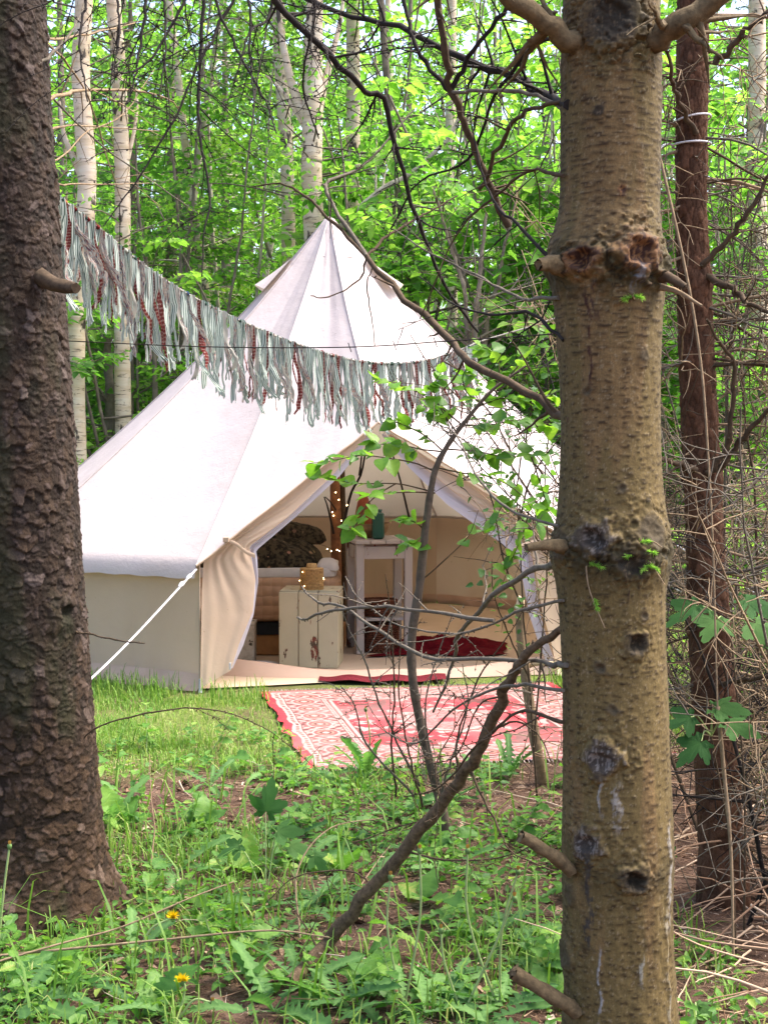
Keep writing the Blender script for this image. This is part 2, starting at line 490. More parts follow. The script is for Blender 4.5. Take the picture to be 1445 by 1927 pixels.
# the two front panels that run down to the doorway edges
fA = A_e + norm(A_e - [TC[0], TC[1], EAVE]) * 0.05 - [0, 0, .02]
fC = C_e + norm(C_e - [TC[0], TC[1], EAVE]) * 0.05 - [0, 0, .02]
mb, VA = roof_panel(fA, PK, 21.0, nv=60, nu=34); rpA = part(mb, 'roof_panel', 'canvas')
mb, VC = roof_panel(PK, fC, 22.0, nv=60, nu=34); rpC = part(mb, 'roof_panel', 'canvas')
part(seam(VA[:, 0] + [0, -.002, .002]), 'seam', 'canvas', rpA)
part(seam(VC[:, 0] + [0, -.002, .002]), 'seam', 'canvas', rpC)
for E, rp in ((VA[-1], rpA), (VC[-1], rpC)):
    part(seam(E + [0, -.004, 0], r=0.007), 'doorway_edge', 'canvas_flap', rp)
# peak cap and air vents
a = np.linspace(0, 2 * math.pi, 40); zz = np.array([3.06, 3.045, 3.0, 2.9, 2.8, 2.745])
rr = np.array([0.004, 0.035, 0.06, 0.125, 0.19, 0.228])
capV = np.stack([TC[0] + rr[:, None] * np.cos(a) * (1 + .03 * np.sin(5 * a)), TC[1] + rr[:, None] * np.sin(a) * (1 + .03 * np.sin(7 * a)), zz[:, None] - 0.05 + 0.008 * np.sin(6 * a) * (rr[:, None] > .2)], -1)
mb = MB(); grid(mb, capV); pc = part(mb, 'peak_cap', 'canvas')
mb = MB(); tube(mb, capV[-1] + [0, 0, .004], .006, 5, cap=False); part(mb, 'cap_hem', 'canvas', pc)
def zroof(r):
    t = r / 2.40; return APEX - 2.30 * t - .13 * math.sin(math.pi * t ** .8)
for th in (-84, 80, 170):
    mb = MB(); ua = np.linspace(-1, 1, 13); va = np.linspace(0, 1, 9); V = np.zeros((9, 13, 3))
    for i, t in enumerate(va):
        for j, uu in enumerate(ua):
            r0 = .27 + .20 * t; lift = .062 * t ** 1.2 * (1 - uu ** 2) + .010
            V[i, j] = pol(th + math.degrees(uu * .11 * (.35 + .65 * t) / r0), r0 + lift * .8, zroof(r0) + lift * .62)
    grid(mb, V); part(mb, 'vent_hood', 'canvas')

def wall_panel(Bl, Br, seed, z0=0.09, nv=22, nu=34):
    u = np.linspace(0, 1, nu); t = np.linspace(0, 1, nv)
    U, T = np.meshgrid(u, t)
    base = Bl[None, None] * (1 - U)[..., None] + Br[None, None] * U[..., None]
    out = norm(np.array([Bl[0] + Br[0] - 2 * TC[0], Bl[1] + Br[1] - 2 * TC[1], 0]))
    w = np.linalg.norm(Br - Bl)
    d = 0.07 * (fbm(U * w * 3.0 + seed * 3 + T * .5, T * 0.6, seed, 3) - 0.5) * np.sin(np.pi * U) ** .4 * (0.3 + T)
    d = d + 0.042 * (fbm(U * w * 9 + T * (U - .5) * 5, T * 1.2, seed + 3, 2) - .5) * T * np.sin(np.pi * U)
    V = base + out * d[..., None]
    V[..., 2] = EAVE + (z0 - EAVE) * T
    mb = MB(); grid(mb, V); return mb, V, out
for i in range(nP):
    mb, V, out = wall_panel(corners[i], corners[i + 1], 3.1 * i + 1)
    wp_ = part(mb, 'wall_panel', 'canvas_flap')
    e = V[-1]
    k = np.linspace(0, 1, len(e))
    fl = np.stack([e + out * .004 + [0, 0, .012], e + out * (0.012 + .01 * np.sin(k * 30))[:, None] - [0, 0, .045], e + out * (0.05 + .02 * np.sin(k * 23))[:, None] * [1, 1, 0] - [0, 0, .086]], 0)
    mbf = MB(); grid(mbf, fl); part(mbf, 'ground_flap', 'groundsheet', wp_)
    mbs = MB(); tube(mbs, np.stack([corners[i + 1] - [0, 0, .01], corners[i + 1] * [1, 1, 0] + [0, 0, .05]]) + out * .006, 0.007, 5); part(mbs, 'wall_seam', 'canvas_flap', wp_)
# groundsheet floor
mb = MB(); pts = [c * [1, 1, 0] + [0, 0, .012] for c in corners]
ctr = np.array([TC[0], TC[1], .012])
nfl = 26; rings = []
loop = []
for i in range(nP): loop += [pts[i] * (1 - t) + pts[i + 1] * t for t in np.linspace(0, 1, 6, endpoint=False)]
loop += [pts[-1] * (1 - t) + pts[0] * t for t in np.linspace(0, 1, 12, endpoint=True)]
loop = np.array(loop)
V = np.stack([ctr + (loop - ctr) * s for s in np.linspace(0.01, 0.992, nfl)], 0)
V[..., 2] += 0.004 * (fbm(V[..., 0] * 5, V[..., 1] * 5, 4) - .5)
grid(mb, V); 
canvas('floor_mat', (0.56, 0.43, 0.30), 0.0, (0.5, 0.4, 0.3)); part(mb, 'groundsheet_floor', 'floor_mat')
# threshold lip of the groundsheet, bulging forward
n = 40; u = np.linspace(0, 1, n)
La = G(425, 1272); Lc = C_.copy()
bl = La[None] * (1 - u)[:, None] + Lc[None] * u[:, None]
bl[:, 1] -= 0.16 * np.sin(np.pi * u ** 0.8)
hh = 0.105 - 0.06 * np.sin(np.pi * np.clip(u * 1.1, 0, 1)) + .006 * np.sin(u * 17)
lip = np.stack([bl + [0, -.075, .006], bl + np.stack([0 * u, -.015 + 0 * u, hh], -1), bl + np.stack([0 * u, .012 + 0 * u, hh + .004], -1), bl + [0, .06, .014]], 0)
mb = MB(); grid(mb, lip); part(mb, 'threshold_lip', 'groundsheet')

# door flaps gathered back, with the white net curtain inside
dn = np.cross(C_e - A_e, PK - A_e); dn /= np.linalg.norm(dn)
if dn[1] > 0: dn = -dn            # towards the camera
DP = A_e
def flap(name, O, I, tt, m, off, pleats, amp, seed, nu=44, nv=80, bulge=0.0):
    ts = np.linspace(0, 1, nv)
    Op = np.stack([np.interp(ts, tt, [p[k] for p in O]) for k in (0, 1)], -1)
    Ip = np.stack([np.interp(ts, tt, [p[k] for p in I]) for k in (0, 1)], -1)
    u = np.linspace(0, 1, nu); V = np.zeros((nv, nu, 3))
    for i in range(nv):
        a3 = on_plane(*Op[i], DP, dn, off); b3 = on_plane(*Ip[i], DP, dn, off)
        if a3[2] < 0.02: a3 = G(*Op[i], 0.02)
        if b3[2] < 0.02: b3 = G(*Ip[i], 0.02)
        wd = np.linalg.norm(b3 - a3)
        ph = 2.2 * fbm(np.array([ts[i] * 2.0]), np.array([seed]), seed, 2)[0]
        tie = math.exp(-((ts[i] - .62) / .10) ** 2)
        d = amp * (.75 + .8 * tie) * 3.0 * (fbm(u * pleats * (1.1 + 1.3 * tie) + seed, np.full(nu, ts[i] * 1.6), seed + 1, 2) - .5) * np.sin(np.pi * np.clip(u * .98 + .02, 0, 1)) ** .5
        d = d + bulge * np.sin(np.pi * u) * math.sin(math.pi * ts[i])
        V[i] = a3[None] * (1 - u)[:, None] + b3[None] * u[:, None] + dn * d[:, None]
    mb = MB(); grid(mb, V); return part(mb, name, m)
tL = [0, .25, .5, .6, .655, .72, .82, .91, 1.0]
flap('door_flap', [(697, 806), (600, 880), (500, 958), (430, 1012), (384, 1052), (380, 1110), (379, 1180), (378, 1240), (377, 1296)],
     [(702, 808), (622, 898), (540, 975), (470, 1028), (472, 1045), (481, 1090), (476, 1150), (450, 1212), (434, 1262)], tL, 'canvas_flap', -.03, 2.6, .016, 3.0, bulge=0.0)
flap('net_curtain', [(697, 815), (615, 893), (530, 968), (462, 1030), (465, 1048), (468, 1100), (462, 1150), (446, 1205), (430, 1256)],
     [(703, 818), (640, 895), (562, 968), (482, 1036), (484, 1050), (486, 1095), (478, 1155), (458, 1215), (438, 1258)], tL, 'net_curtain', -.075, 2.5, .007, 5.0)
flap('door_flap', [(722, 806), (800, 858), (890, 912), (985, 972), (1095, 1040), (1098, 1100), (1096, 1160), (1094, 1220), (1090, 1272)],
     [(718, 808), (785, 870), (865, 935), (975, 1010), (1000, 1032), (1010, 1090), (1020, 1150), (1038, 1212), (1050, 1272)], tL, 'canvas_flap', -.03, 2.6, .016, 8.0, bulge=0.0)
flap('net_curtain', [(722, 815), (790, 868), (872, 935), (972, 1008), (1000, 1040), (1008, 1100), (1015, 1150), (1030, 1205), (1050, 1262)],
     [(718, 818), (770, 880), (842, 950), (950, 1028), (975, 1050), (985, 1100), (995, 1155), (1015, 1215), (1035, 1262)], tL, 'net_curtain', -.075, 2.5, .009, 9.0)
for pts in ([(425, 1012), (445, 1020), (462, 1034), (480, 1042)], [(1050, 1010), (1020, 1012), (985, 1022), (968, 1030)]):
    p = np.array([on_plane(x, y, DP, dn, .035) for x, y in pts]); p = resample(p, 10)
    mb = MB(); grid(mb, np.stack([p, p + dn * .006 - [0, 0, .013], p - [0, 0, .026]], 0)); ts_ = part(mb, 'tie_strap', 'canvas_flap')
    mb = MB(); box(mb, p[0] - [0, 0, .012] + dn * .006, (.035, .02, .03)); part(mb, 'strap_knot', 'canvas_flap', ts_)
# A-shaped door poles
simple('pole_metal', (0.35, 0.34, 0.33), 0.5, 0.4, .1)
# zip ends
for px, py in ((433, 1254),):
    q = on_plane(px, py, DP, dn, .02); mb = MB(); box(mb, q, (.012, .008, .04)); part(mb, 'zip_pull', 'steel')
q = G(379, 1296, .02); mb = MB(); tube(mb, np.array([q + [0, -.03, .06], q + [0, -.03, 0.0], q + [0, -.05, -.02]]), .012, 6); part(mb, 'wall_peg_loop', 'steel')

# guy ropes: each a thing tied to the tent eave and pegged down
def guy(top, peg, label, knots=True, loops=True):
    top = np.asarray(top); peg = np.asarray(peg)
    t = thing('guy_rope', label, 'rope', tuple(peg), 0, 'guy ropes of the tent')
    off = peg
    k = resample([top, (top + peg) / 2 - [0, 0, .02], peg + [0, 0, .03]], 20)
    mb = MB(); tube(mb, k, .0062, 6); part(mb, 'line', 'rope_white', t, off)
    if knots:
        d = norm(peg - top)
        for s, r in ((.05, .012), (.1, .014), (.78, .015)):
            c = top + (peg - top) * s
            mb = MB(); tube(mb, np.array([c - d * .03, c - d * .012, c + d * .012, c + d * .03]), [.006, r, r * .9, .006], 7); part(mb, 'knot', 'rope_white', t, off)
        c = top + (peg - top) * .78
        mb = MB(); tube(mb, np.array([c + [-.03, 0, .016], c, c + [.045, 0, .012]]), [.008, .01, .008], 6); part(mb, 'toggle', 'rope_white', t, off)
        k2 = resample([c, c + (peg - c) * .4 - [-.02, 0, .03], peg + [.01, 0, .03]], 10)
        mb = MB(); tube(mb, k2, .0062, 6); part(mb, 'line', 'rope_white', t, off)
    mb = MB(); tube(mb, np.array([peg + [0, 0, .07], peg - [0, 0, .1]]), .006, 6); part(mb, 'peg', 'steel', t, off)
    return t
guy(fA + [0, 0, -.02], G(40, 1408), 'white guy rope knotted to the eave and running down past the thick scaly trunk')
for i in (1, 2, 6, 7):
    c = corners[i]; o = norm(c * [1, 1, 0] - [TC[0], TC[1], 0])
    guy(c + o * .05 - [0, 0, .03], c * [1, 1, 0] + o * 1.3, {1: 'white guy rope pegged out beside the shrubs past the tan trunk', 2: 'white guy rope at the rear of the tent near the leaning limes', 6: 'white guy rope at the rear of the tent near the birches', 7: 'white guy rope hidden behind the thick scaly trunk'}[i], knots=False)
# ------------------------------------------------------------------ inside the tent
simple('pole_wood', (0.20, 0.085, 0.035), 0.6, 0.3, .45, 18, .4, .006)
t = thing('tent_pole', 'rough reddish brown wooden centre pole holding up the canvas', 'pole', (TC[0] + .02, TC[1], 0))
off = np.array([TC[0] + .02, TC[1], 0])
mb = MB(); k = resample([off + [.03, 0, 0.01], off + [.02, 0, 1.0], off + [.0, .0, 2.0], off + [-.02, 0, 2.93]], 24)
tube(mb, k, np.linspace(.042, .035, 24), 10, rough=.12); part(mb, 'post', 'pole_wood', t, off)
mb = MB(); tube(mb, k[:18] + [.055, .01, 0], .018, 7, rough=.3); part(mb, 'side_branch', 'twig_brown', t, off)
def interior_twig(t, pts, off, r):
    mb = MB(); tube(mb, resample(pts, 12), np.linspace(r, r * .5, 12), 5); part(mb, 'side_branch', 'twig_dark', t, off)
D = TC[1] - .06
interior_twig(t, [P(642, 1010, D), P(660, 930, D), P(680, 890, D), P(692, 820, D)], off, .012)
interior_twig(t, [P(676, 895, D), P(680, 860, D), P(679, 825, D)], off, .008)
interior_twig(t, [P(628, 1005, D), P(618, 960, D), P(610, 935, D)], off, .009)
interior_twig(t, [P(632, 960, D), P(622, 945, D), P(612, 935, D)], off, .007)
interior_twig(t, [P(770, 975, D + .2), P(752, 900, D + .2), P(730, 825, D + .2)], off, .009)

# bed ------------------------------------------------------------
def quilt_mat():
    m, nt, b = mat('quilted_tan', .85, .15)
    v = texco(nt, 'Object', (1, 1, 1))
    vo = nt.nodes.new('ShaderNodeTexVoronoi'); vo.inputs['Scale'].default_value = 16; vo.inputs['Randomness'].default_value = .25
    nt.links.new(v, vo.inputs['Vector'])
    setc(nt, b, ramp(nt, ntex(nt, v, 6), [(.3, (.34, .20, .115)), (.7, (.44, .275, .165))]))
    inv = nt.nodes.new('ShaderNodeMath'); inv.operation = 'SUBTRACT'; inv.inputs[0].default_value = 1; nt.links.new(vo.outputs['Distance'], inv.inputs[1])
    bump(nt, b, inv.outputs[0], .8, .03)
quilt_mat()
bx0, bx1, by0, by1 = -2.0, -.295, 9.72, 10.5
t = thing('bed', 'low bed with quilted tan mattress standing inside the tent', 'bed', ((bx0 + bx1) / 2, (by0 + by1) / 2, 0))
off = np.array([(bx0 + bx1) / 2, (by0 + by1) / 2, 0])
def slabmesh(x0, x1, y0, y1, z0, z1, r=.05, n=10, puff=0.0, seed=1.0):
    """soft-edged block"""
    mb = MB(); u = np.linspace(-1, 1, 40); w = np.linspace(-1, 1, 18)
    def sq(s, e): return np.sign(s) * np.abs(s) ** e
    th = np.linspace(-math.pi / 2, math.pi / 2, 16); ph = np.linspace(-math.pi, math.pi, 64)
    PH, TH = np.meshgrid(ph, th)
    e1, e2 = .18, .16
    X = sq(np.cos(TH), e1) * sq(np.cos(PH), e2); Y = sq(np.cos(TH), e1) * sq(np.sin(PH), e2); Z = sq(np.sin(TH), e1)
    c = np.array([(x0 + x1) / 2, (y0 + y1) / 2, (z0 + z1) / 2]); h = np.array([(x1 - x0) / 2, (y1 - y0) / 2, (z1 - z0) / 2])
    V = np.stack([X, Y, Z], -1) * h + c
    if puff: V = V + (fbm(V[..., 0] * 6, V[..., 1] * 6 + V[..., 2] * 9, seed)[..., None] - .5) * puff
    grid(mb, V); return mb
part(slabmesh(bx0, bx1, by0, by1, .24, .545, puff=.02), 'mattress', 'quilted_tan', t, off)
simple('box_card', (.32, .16, .06), .8, .2, .2, 10); simple('black_band', (.012, .012, .014), .6, .3)
mb = MB(); box(mb, ((bx0 + bx1) / 2, (by0 + by1) / 2 + .02, .195), (bx1 - bx0 - .08, by1 - by0 - .06, .085)); part(mb, 'bed_frame', 'black_band', t, off)
for x in np.arange(bx0 + .18, bx1 - .1, .42):
    mb = MB(); box(mb, (x + .1, (by0 + by1) / 2 + .01, .085), (.38, by1 - by0 - .1, .135), bev=.006); part(mb, 'base_block', 'box_card', t, off)
simple('linen_white', (.5, .46, .42), .9, .1, .08, 12, .3, .01)
def cloth_lump(name, label, cat, cx, cy, z, lx, ly, h, m, seed, rz=0, group=None):
    mb = MB(); th = np.linspace(-math.pi / 2, math.pi / 2, 26); ph = np.linspace(-math.pi, math.pi, 60)
    PH, TH = np.meshgrid(ph, th)
    sq = lambda s, e: np.sign(s) * np.abs(s) ** e
    X = sq(np.cos(TH), .8) * sq(np.cos(PH), .55); Y = sq(np.cos(TH), .8) * sq(np.sin(PH), .55); Z = np.sin(TH)
    V = np.stack([X * lx / 2, Y * ly / 2, np.where(Z > 0, Z * h, Z * .02)], -1)
    V += (fbm(V[..., 0] * 5 + seed, V[..., 1] * 5, seed, 3)[..., None] - .5) * np.array([.05, .05, h * .6])
    V[..., 2] = np.maximum(V[..., 2], -.01)
    grid(mb, V)
    o = mb.build(name, MATS[m]); o.location = (cx, cy, z); o.rotation_euler = (0, 0, rz)
    return tag(o, label, cat, group)
def floral_mat(name, base, flowers, scale):
    m, nt, b = mat(name, .9, .1)
    v = texco(nt)
    vo = nt.nodes.new('ShaderNodeTexVoronoi'); vo.inputs['Scale'].default_value = scale; nt.links.new(v, vo.inputs['Vector'])
    dn_ = nt.nodes.new('ShaderNodeMath'); dn_.operation = 'MULTIPLY_ADD'
    nt.links.new(ntex(nt, v, scale * 3, 3), dn_.inputs[0]); dn_.inputs[1].default_value = .5; nt.links.new(vo.outputs['Distance'], dn_.inputs[2])
    mask = ramp(nt, dn_.outputs[0], [(.42, (1, 1, 1)), (.47, (0, 0, 0))])
    sep = nt.nodes.new('ShaderNodeSeparateColor'); nt.links.new(vo.outputs['Color'], sep.inputs[0])
    pick = ramp(nt, sep.outputs[0], flowers)
    bb = ramp(nt, ntex(nt, v, scale * 2.2, 4), [(.42, base[0]), (.56, base[1])])
    setc(nt, b, mixc(nt, mask, bb, pick)); bump(nt, b, ntex(nt, v, 14, 4), .4, .02)
floral_mat('floral_dark', ((.014, .011, .007), (.055, .043, .024)), [(.0, (.05, .042, .02)), (.35, (.24, .11, .08)), (.6, (.26, .20, .09)), (.85, (.11, .055, .04))], 15)
floral_mat('floral_pale', ((.34, .29, .21), (.42, .36, .27)), [(.0, (.05, .045, .03)), (.5, (.12, .09, .05)), (.8, (.06, .05, .03))], 14)
tag(slabmesh(bx0 + .02, bx1 - .02, by0 + .02, by1 - .04, .53, .60, puff=.015, seed=4).build('bed_sheet', MATS['linen_white']), 'pale folded sheet lying along the mattress edge', 'sheet')
cloth_lump('duvet', 'crumpled dark floral duvet heaped on the bed', 'duvet', -.92, 10.1, .585, 1.0, .70, .20, 'floral_dark', 3.0)
cloth_lump('cushion', 'dark floral cushion leaning up on top of the duvet', 'cushion', -.72, 10.24, .73, .62, .40, .17, 'floral_dark', 9.0, .35)
cloth_lump('cushion', 'dull pinkish cushion half hidden behind the floral duvet', 'cushion', -1.05, 10.3, .74, .42, .3, .15, 'quilted_tan', 12.0, -.2)
cloth_lump('pillow', 'small white pillow poking out at the end of the bed', 'pillow', -.37, 9.86, .585, .15, .2, .075, 'linen_white', 5.0)

# painted crate ---------------------------------------------------
def painted(name, base, sc):
    m, nt, b = mat(name, .65, .3)
    v = texco(nt)
    n = ntex(nt, texco(nt, 'Object', (3, 3, 1)), sc, 6, .7); n2 = ntex(nt, v, 5, 4)
    c = ramp(nt, n2, [(.3, tuple(x * .88 for x in base)), (.7, base)])
    c = mixc(nt, ramp(nt, n, [(.605, (0, 0, 0)), (.622, (1, 1, 1))]), c, ramp(nt, ntex(nt, v, 22), [(.4, (.17, .03, .015)), (.6, (.07, .045, .025))]))
    setc(nt, b, c); bump(nt, b, n, .25, .002)
painted('paint_cream', (.46, .40, .26), 5.5); painted('paint_white', (.42, .375, .34), 4.0)
cb = G(584, 1258, .012); cw, cdp, ch, rz = .375, .34, .475, math.radians(-4)
t = thing('crate', 'cream painted plank crate stood on end with chipped paint', 'crate', (cb[0], cb[1] + cdp / 2, .014), rz)
Z0 = np.zeros(3)
ws = [.33, .33, .34]; x = -cw / 2
for w in ws:
    mb = MB(); box(mb, (x + w * cw / 2, -cdp / 2 + .008, ch / 2), (w * cw - .004, .016, ch), bev=.003); part(mb, 'plank', 'paint_cream', t, Z0); x += w * cw
    mb = MB(); box(mb, (x - w * cw / 2, 0.016, ch + .001), (w * cw - .004, cdp - .034, .016), bev=.003); part(mb, 'plank', 'paint_cream', t, Z0)
for s in (-1, 1):
    for kk in range(3):
        mb = MB(); box(mb, (s * (cw / 2 - .008), -cdp / 2 + .07 + kk * .1, ch / 2 - .005), (.016, .096, ch - .012), bev=.003); part(mb, 'plank', 'paint_cream', t, Z0)
mb = MB(); box(mb, (0, cdp / 2 - .012, ch / 2 - .005), (cw - .036, .016, ch - .012)); part(mb, 'back_board', 'paint_cream', t, Z0)

# lit lamps -------------------------------------------------------
m, nt, b = mat('bulb_glow', .5); b.inputs['Base Color'].default_value = (1, .8, .5, 1)
b.inputs['Emission Color'].default_value = (1, .70, .32, 1); b.inputs['Emission Strength'].default_value = 9
bulb = MB(); lathe(bulb, [(.0005, -.007), (.005, -.005), (.007, 0), (.005, .005), (.0005, .007)], sides=8); BULB = bulb.mesh('bulb', MATS['bulb_glow'])
simple('wicker_gold', (.42, .25, .09), .7, .3, .35, 60); simple('wicker_dark', (.13, .045, .022), .8, .2, .4, 40)
def wicker(t, r0, r1, h, m, rows, stakes=26, rw=.004, squash=1.0):
    """woven wall: rings running in and out of upright stakes"""
    for i in range(stakes):
        a = 2 * math.pi * i / stakes
        mb = MB(); tube(mb, np.array([[r0 * math.cos(a), squash * r0 * math.sin(a), 0.004], [r1 * math.cos(a), squash * r1 * math.sin(a), h]]), rw * .8, 4); part(mb, 'stake', m, t, Z0)
    for j in range(rows):
        f = (j + .5) / rows; r = r0 + (r1 - r0) * f
        a = np.linspace(0, 2 * math.pi, stakes * 2 + 1)
        rr = r + rw * .9 * np.cos(a * stakes / 1.0 + (j % 2) * math.pi)
        mb = MB(); tube(mb, np.stack([rr * np.cos(a), squash * rr * np.sin(a), 0 * a + f * h], -1), rw, 4, cap=False); part(mb, 'weave_ring', m, t, Z0)
lc = np.array([cb[0] + .005, cb[1] + cdp / 2 - .06, .014 + ch + .0095])
t = thing('lantern', 'woven golden wicker lantern glowing on top of the painted crate', 'lantern', tuple(lc))
wicker(t, .07, .07, .135, 'wicker_gold', 15, 30, .0035)
mb = MB(); lathe(mb, [(.001, .138), (.05, .137), (.072, .135), (.072, .130)], sides=28); ld_ = part(mb, 'lid', 'wicker_gold', t, Z0)
mb = MB(); lathe(mb, [(.001, .165), (.03, .164), (.034, .15), (.036, .137)], sides=20); part(mb, 'lid_knob', 'wicker_gold', ld_, Z0)
mb = MB(); lathe(mb, [(.001, .003), (.072, .003), (.072, .0)], sides=28); part(mb, 'bottom', 'wicker_gold', t, Z0)
for k in range(9):
    a = random.uniform(0, 6.28); link('bulb', BULB, t, (.078 * math.cos(a), .078 * math.sin(a), random.uniform(.02, .12)), None, .36)
def fairy(label, pts, nb, d, sc=.5):
    pts = resample([P(x, y, dd) for x, y, dd in pts], 60); o = pts[0]
    t = thing('fairy_light_string', label, 'string lights', tuple(o))
    mb = MB(); tube(mb, pts, .0012, 4); part(mb, 'wire', 'twig_brown', t, o)
    for i in range(nb):
        k = pts[int((i + .5) / nb * 59)] + RNG.normal(0, .012, 3); link('bulb', BULB, t, tuple(k - o), None, sc)
    return t
dp = TC[1] - .08
fairy('warm fairy lights wound round the wooden tent pole', [(655, 905, dp), (628, 925, dp), (650, 950, dp), (622, 968, dp), (655, 985, dp), (652, 1005, dp - .1), (640, 1035, dp - .1), (620, 1040, dp - .1)], 12, dp)
fairy('warm fairy lights trailing over the back of the bed', [(468, 1042, 9.95), (505, 1030, 10.1), (530, 1003, 10.4), (545, 1010, 10.4), (618, 1030, 10.0), (626, 1045, 10.0)], 8, 10)
fairy('fairy lights hung along the inside of the open canvas door', [(850, 905, 9.3), (880, 920, 9.25), (930, 965, 9.2), (945, 1040, 9.3)], 5, 9.3, .6)

# table ------------------------------------------------------------
tf = G(676, 1231, .012)
t = thing('side_table', 'narrow whitewashed wooden table with square legs and planked top', 'table', (tf[0] + .130, tf[1] + .19, .014), math.radians(12))
TW, TD, TH_ = .41, .40, .735
for sx in (-1, 1):
    for sy in (-1, 1):
        mb = MB(); box(mb, (sx * (TW / 2 - .04), sy * (TD / 2 - .035), TH_ / 2), (.054, .05, TH_), bev=.004); part(mb, 'leg', 'paint_white', t, Z0)
for k in range(4):
    mb = MB(); box(mb, (-TW / 2 + (k + .5) * TW / 4 - .0, 0, TH_ + .014), (TW / 4 - .005 + .002, TD + .05, .026), bev=.004); part(mb, 'top_plank', 'paint_white', t, Z0)
for sx, sy, lx, ly in ((0, -1, TW - .13, .02), (0, 1, TW - .13, .02)):
    mb = MB(); box(mb, (0, sy * (TD / 2 - .03), TH_ - .06), (lx + .02, .022, .085)); part(mb, 'apron', 'paint_white', t, Z0)
for sx in (-1, 1):
    mb = MB(); box(mb, (sx * (TW / 2 - .035), 0, TH_ - .06), (.022, TD - .11, .085)); part(mb, 'apron', 'paint_white', t, Z0)
for k in range(3):
    mb = MB(); box(mb, (0, -TD / 2 + .09 + k * .11, .225), (TW - .15 + .06, .095, .02)); part(mb, 'shelf_slat', 'paint_white', t, Z0)
tx, ty = tf[0] + .130, tf[1] + .19
t = thing('basket', 'dark red wicker basket on the lower shelf of the white table', 'basket', (tx - .0, ty - .02, .252)); wicker(t, .105, .12, .11, 'wicker_dark', 9, 26, .006)
mb = MB(); lathe(mb, [(.001, .004), (.105, .004), (.11, .1), (.001, .1)], sides=24); part(mb, 'lining', 'wicker_dark', t, Z0)
t = thing('basket', 'dark red wicker basket on the floor beneath the white table', 'basket', (tx, ty - .03, .016)); wicker(t, .125, .13, .185, 'wicker_dark', 13, 28, .007)
mb = MB(); lathe(mb, [(.001, .004), (.122, .004), (.124, .17), (.001, .17)], sides=24); part(mb, 'lining', 'wicker_dark', t, Z0)
zt = .014 + TH_ + .028
simple('bowl_wood', (.20, .115, .045), .55, .35, .35, 14)
t = thing('bowl', 'round brown wooden bowl on the white table behind a green bottle', 'bowl', (tx - .045, ty + .02, zt))
mb = MB(); lathe(mb, [(.001, .0), (.06, .0), (.1, .04), (.127, .1), (.121, .1), (.095, .045), (.05, .015), (.001, .012)], sides=28); part(mb, 'shell', 'bowl_wood', t, Z0)
m, nt, b = mat('green_glass', .12, .6); b.inputs['Base Color'].default_value = (.012, .075, .055, 1)
t = thing('bottle', 'square dark green glass bottle standing on the white table', 'bottle', (P(711, 1020, ty - .13)[0], ty - .13, zt), .2)
mb = MB(); box(mb, (0, 0, .09), (.078, .07, .18), bev=.012); bd_ = part(mb, 'body', 'green_glass', t, Z0)
for dx, hh, r in ((-.022, .215, .012), (.014, .20, .013)):
    mb = MB(); lathe(mb, [(r, .178), (r * .85, hh - .02), (r * 1.15, hh - .012), (r * 1.15, hh), (.001, hh)], (dx, 0, 0), 14); part(mb, 'neck', 'green_glass', bd_, Z0)
simple('terracotta', (.23, .055, .022), .6, .3, .25, 20)
t = thing('vase', 'tall reddish brown vase holding dark leaves on the white table', 'vase', (P(668, 1000, ty + .1)[0] + .06, ty + .1, zt))
mb = MB(); lathe(mb, [(.001, 0), (.04, 0), (.055, .06), (.062, .14), (.045, .23), (.028, .27), (.034, .3), (.028, .3), (.02, .27)], sides=22); part(mb, 'body', 'terracotta', t, Z0)

# textiles on the floor -------------------------------------------
simple('red_wool', (.10, .006, .010), .95, .05, .3, 20, .5, .01); simple('maroon_mat', (.12, .016, .022), .95, .05, .35, 60, .5, .004)
p0 = G(832, 1225, .02)
mb = MB(); U, T = np.meshgrid(np.linspace(-1, 1, 60), np.linspace(-1, 1, 36))
th = .18; ex = 0.44 + .05 * np.sin(T * 4); 
X = U * ex + .04 * np.sin(T * 5 + U * 3); Y = T * (.34 + .05 * np.sin(U * 5))
H = .09 * np.maximum(0, fbm(U * 3 + 4, T * 3, 3, 4) - .32) * (1 - np.abs(U) ** 3) * (1 - np.abs(T) ** 4) * 2.2 + .012
grid(mb, np.stack([X + p0[0], Y + p0[1] + .12, H + .012], -1))
o = part(mb, 'blanket', 'red_wool', None, p0); o.location = p0; tag(o, 'dark red wool blanket lying crumpled on the tent floor', 'blanket')
q0 = G(720, 1279, .02)
mb = MB(); U, T = np.meshgrid(np.linspace(-1, 1, 50), np.linspace(-1, 1, 8))
grid(mb, np.stack([U * .38 + q0[0], T * .11 + q0[1] + .06 - .05 * (1 - U ** 2), .026 + .006 * np.sin(U * 9) + 0 * T], -1)); o = part(mb, 'doormat', 'maroon_mat', None, q0); o.location = q0
tag(o, 'thin maroon mat laid just inside the doorway', 'mat')
f0 = G(455, 1248, .02)
t = thing('storage_box', 'pale box with dark flower print beside the bed', 'box', (f0[0] - .02, f0[1] + .09, .014))
mb = MB(); box(mb, (0, 0, .125), (.2, .16, .25), bev=.006); part(mb, 'body', 'floral_pale', t, Z0)
mb = MB(); box(mb, (0, 0, .255), (.21, .17, .02), bev=.004); part(mb, 'lid', 'floral_pale', t, Z0)
w0 = G(490, 1254, .016)
cloth_lump('floor_cloth', 'small rumpled off white cloth dropped in front of the bed', 'cloth', w0[0], w0[1] + .05, .016, .26, .14, .03, 'linen_white', 7.0)

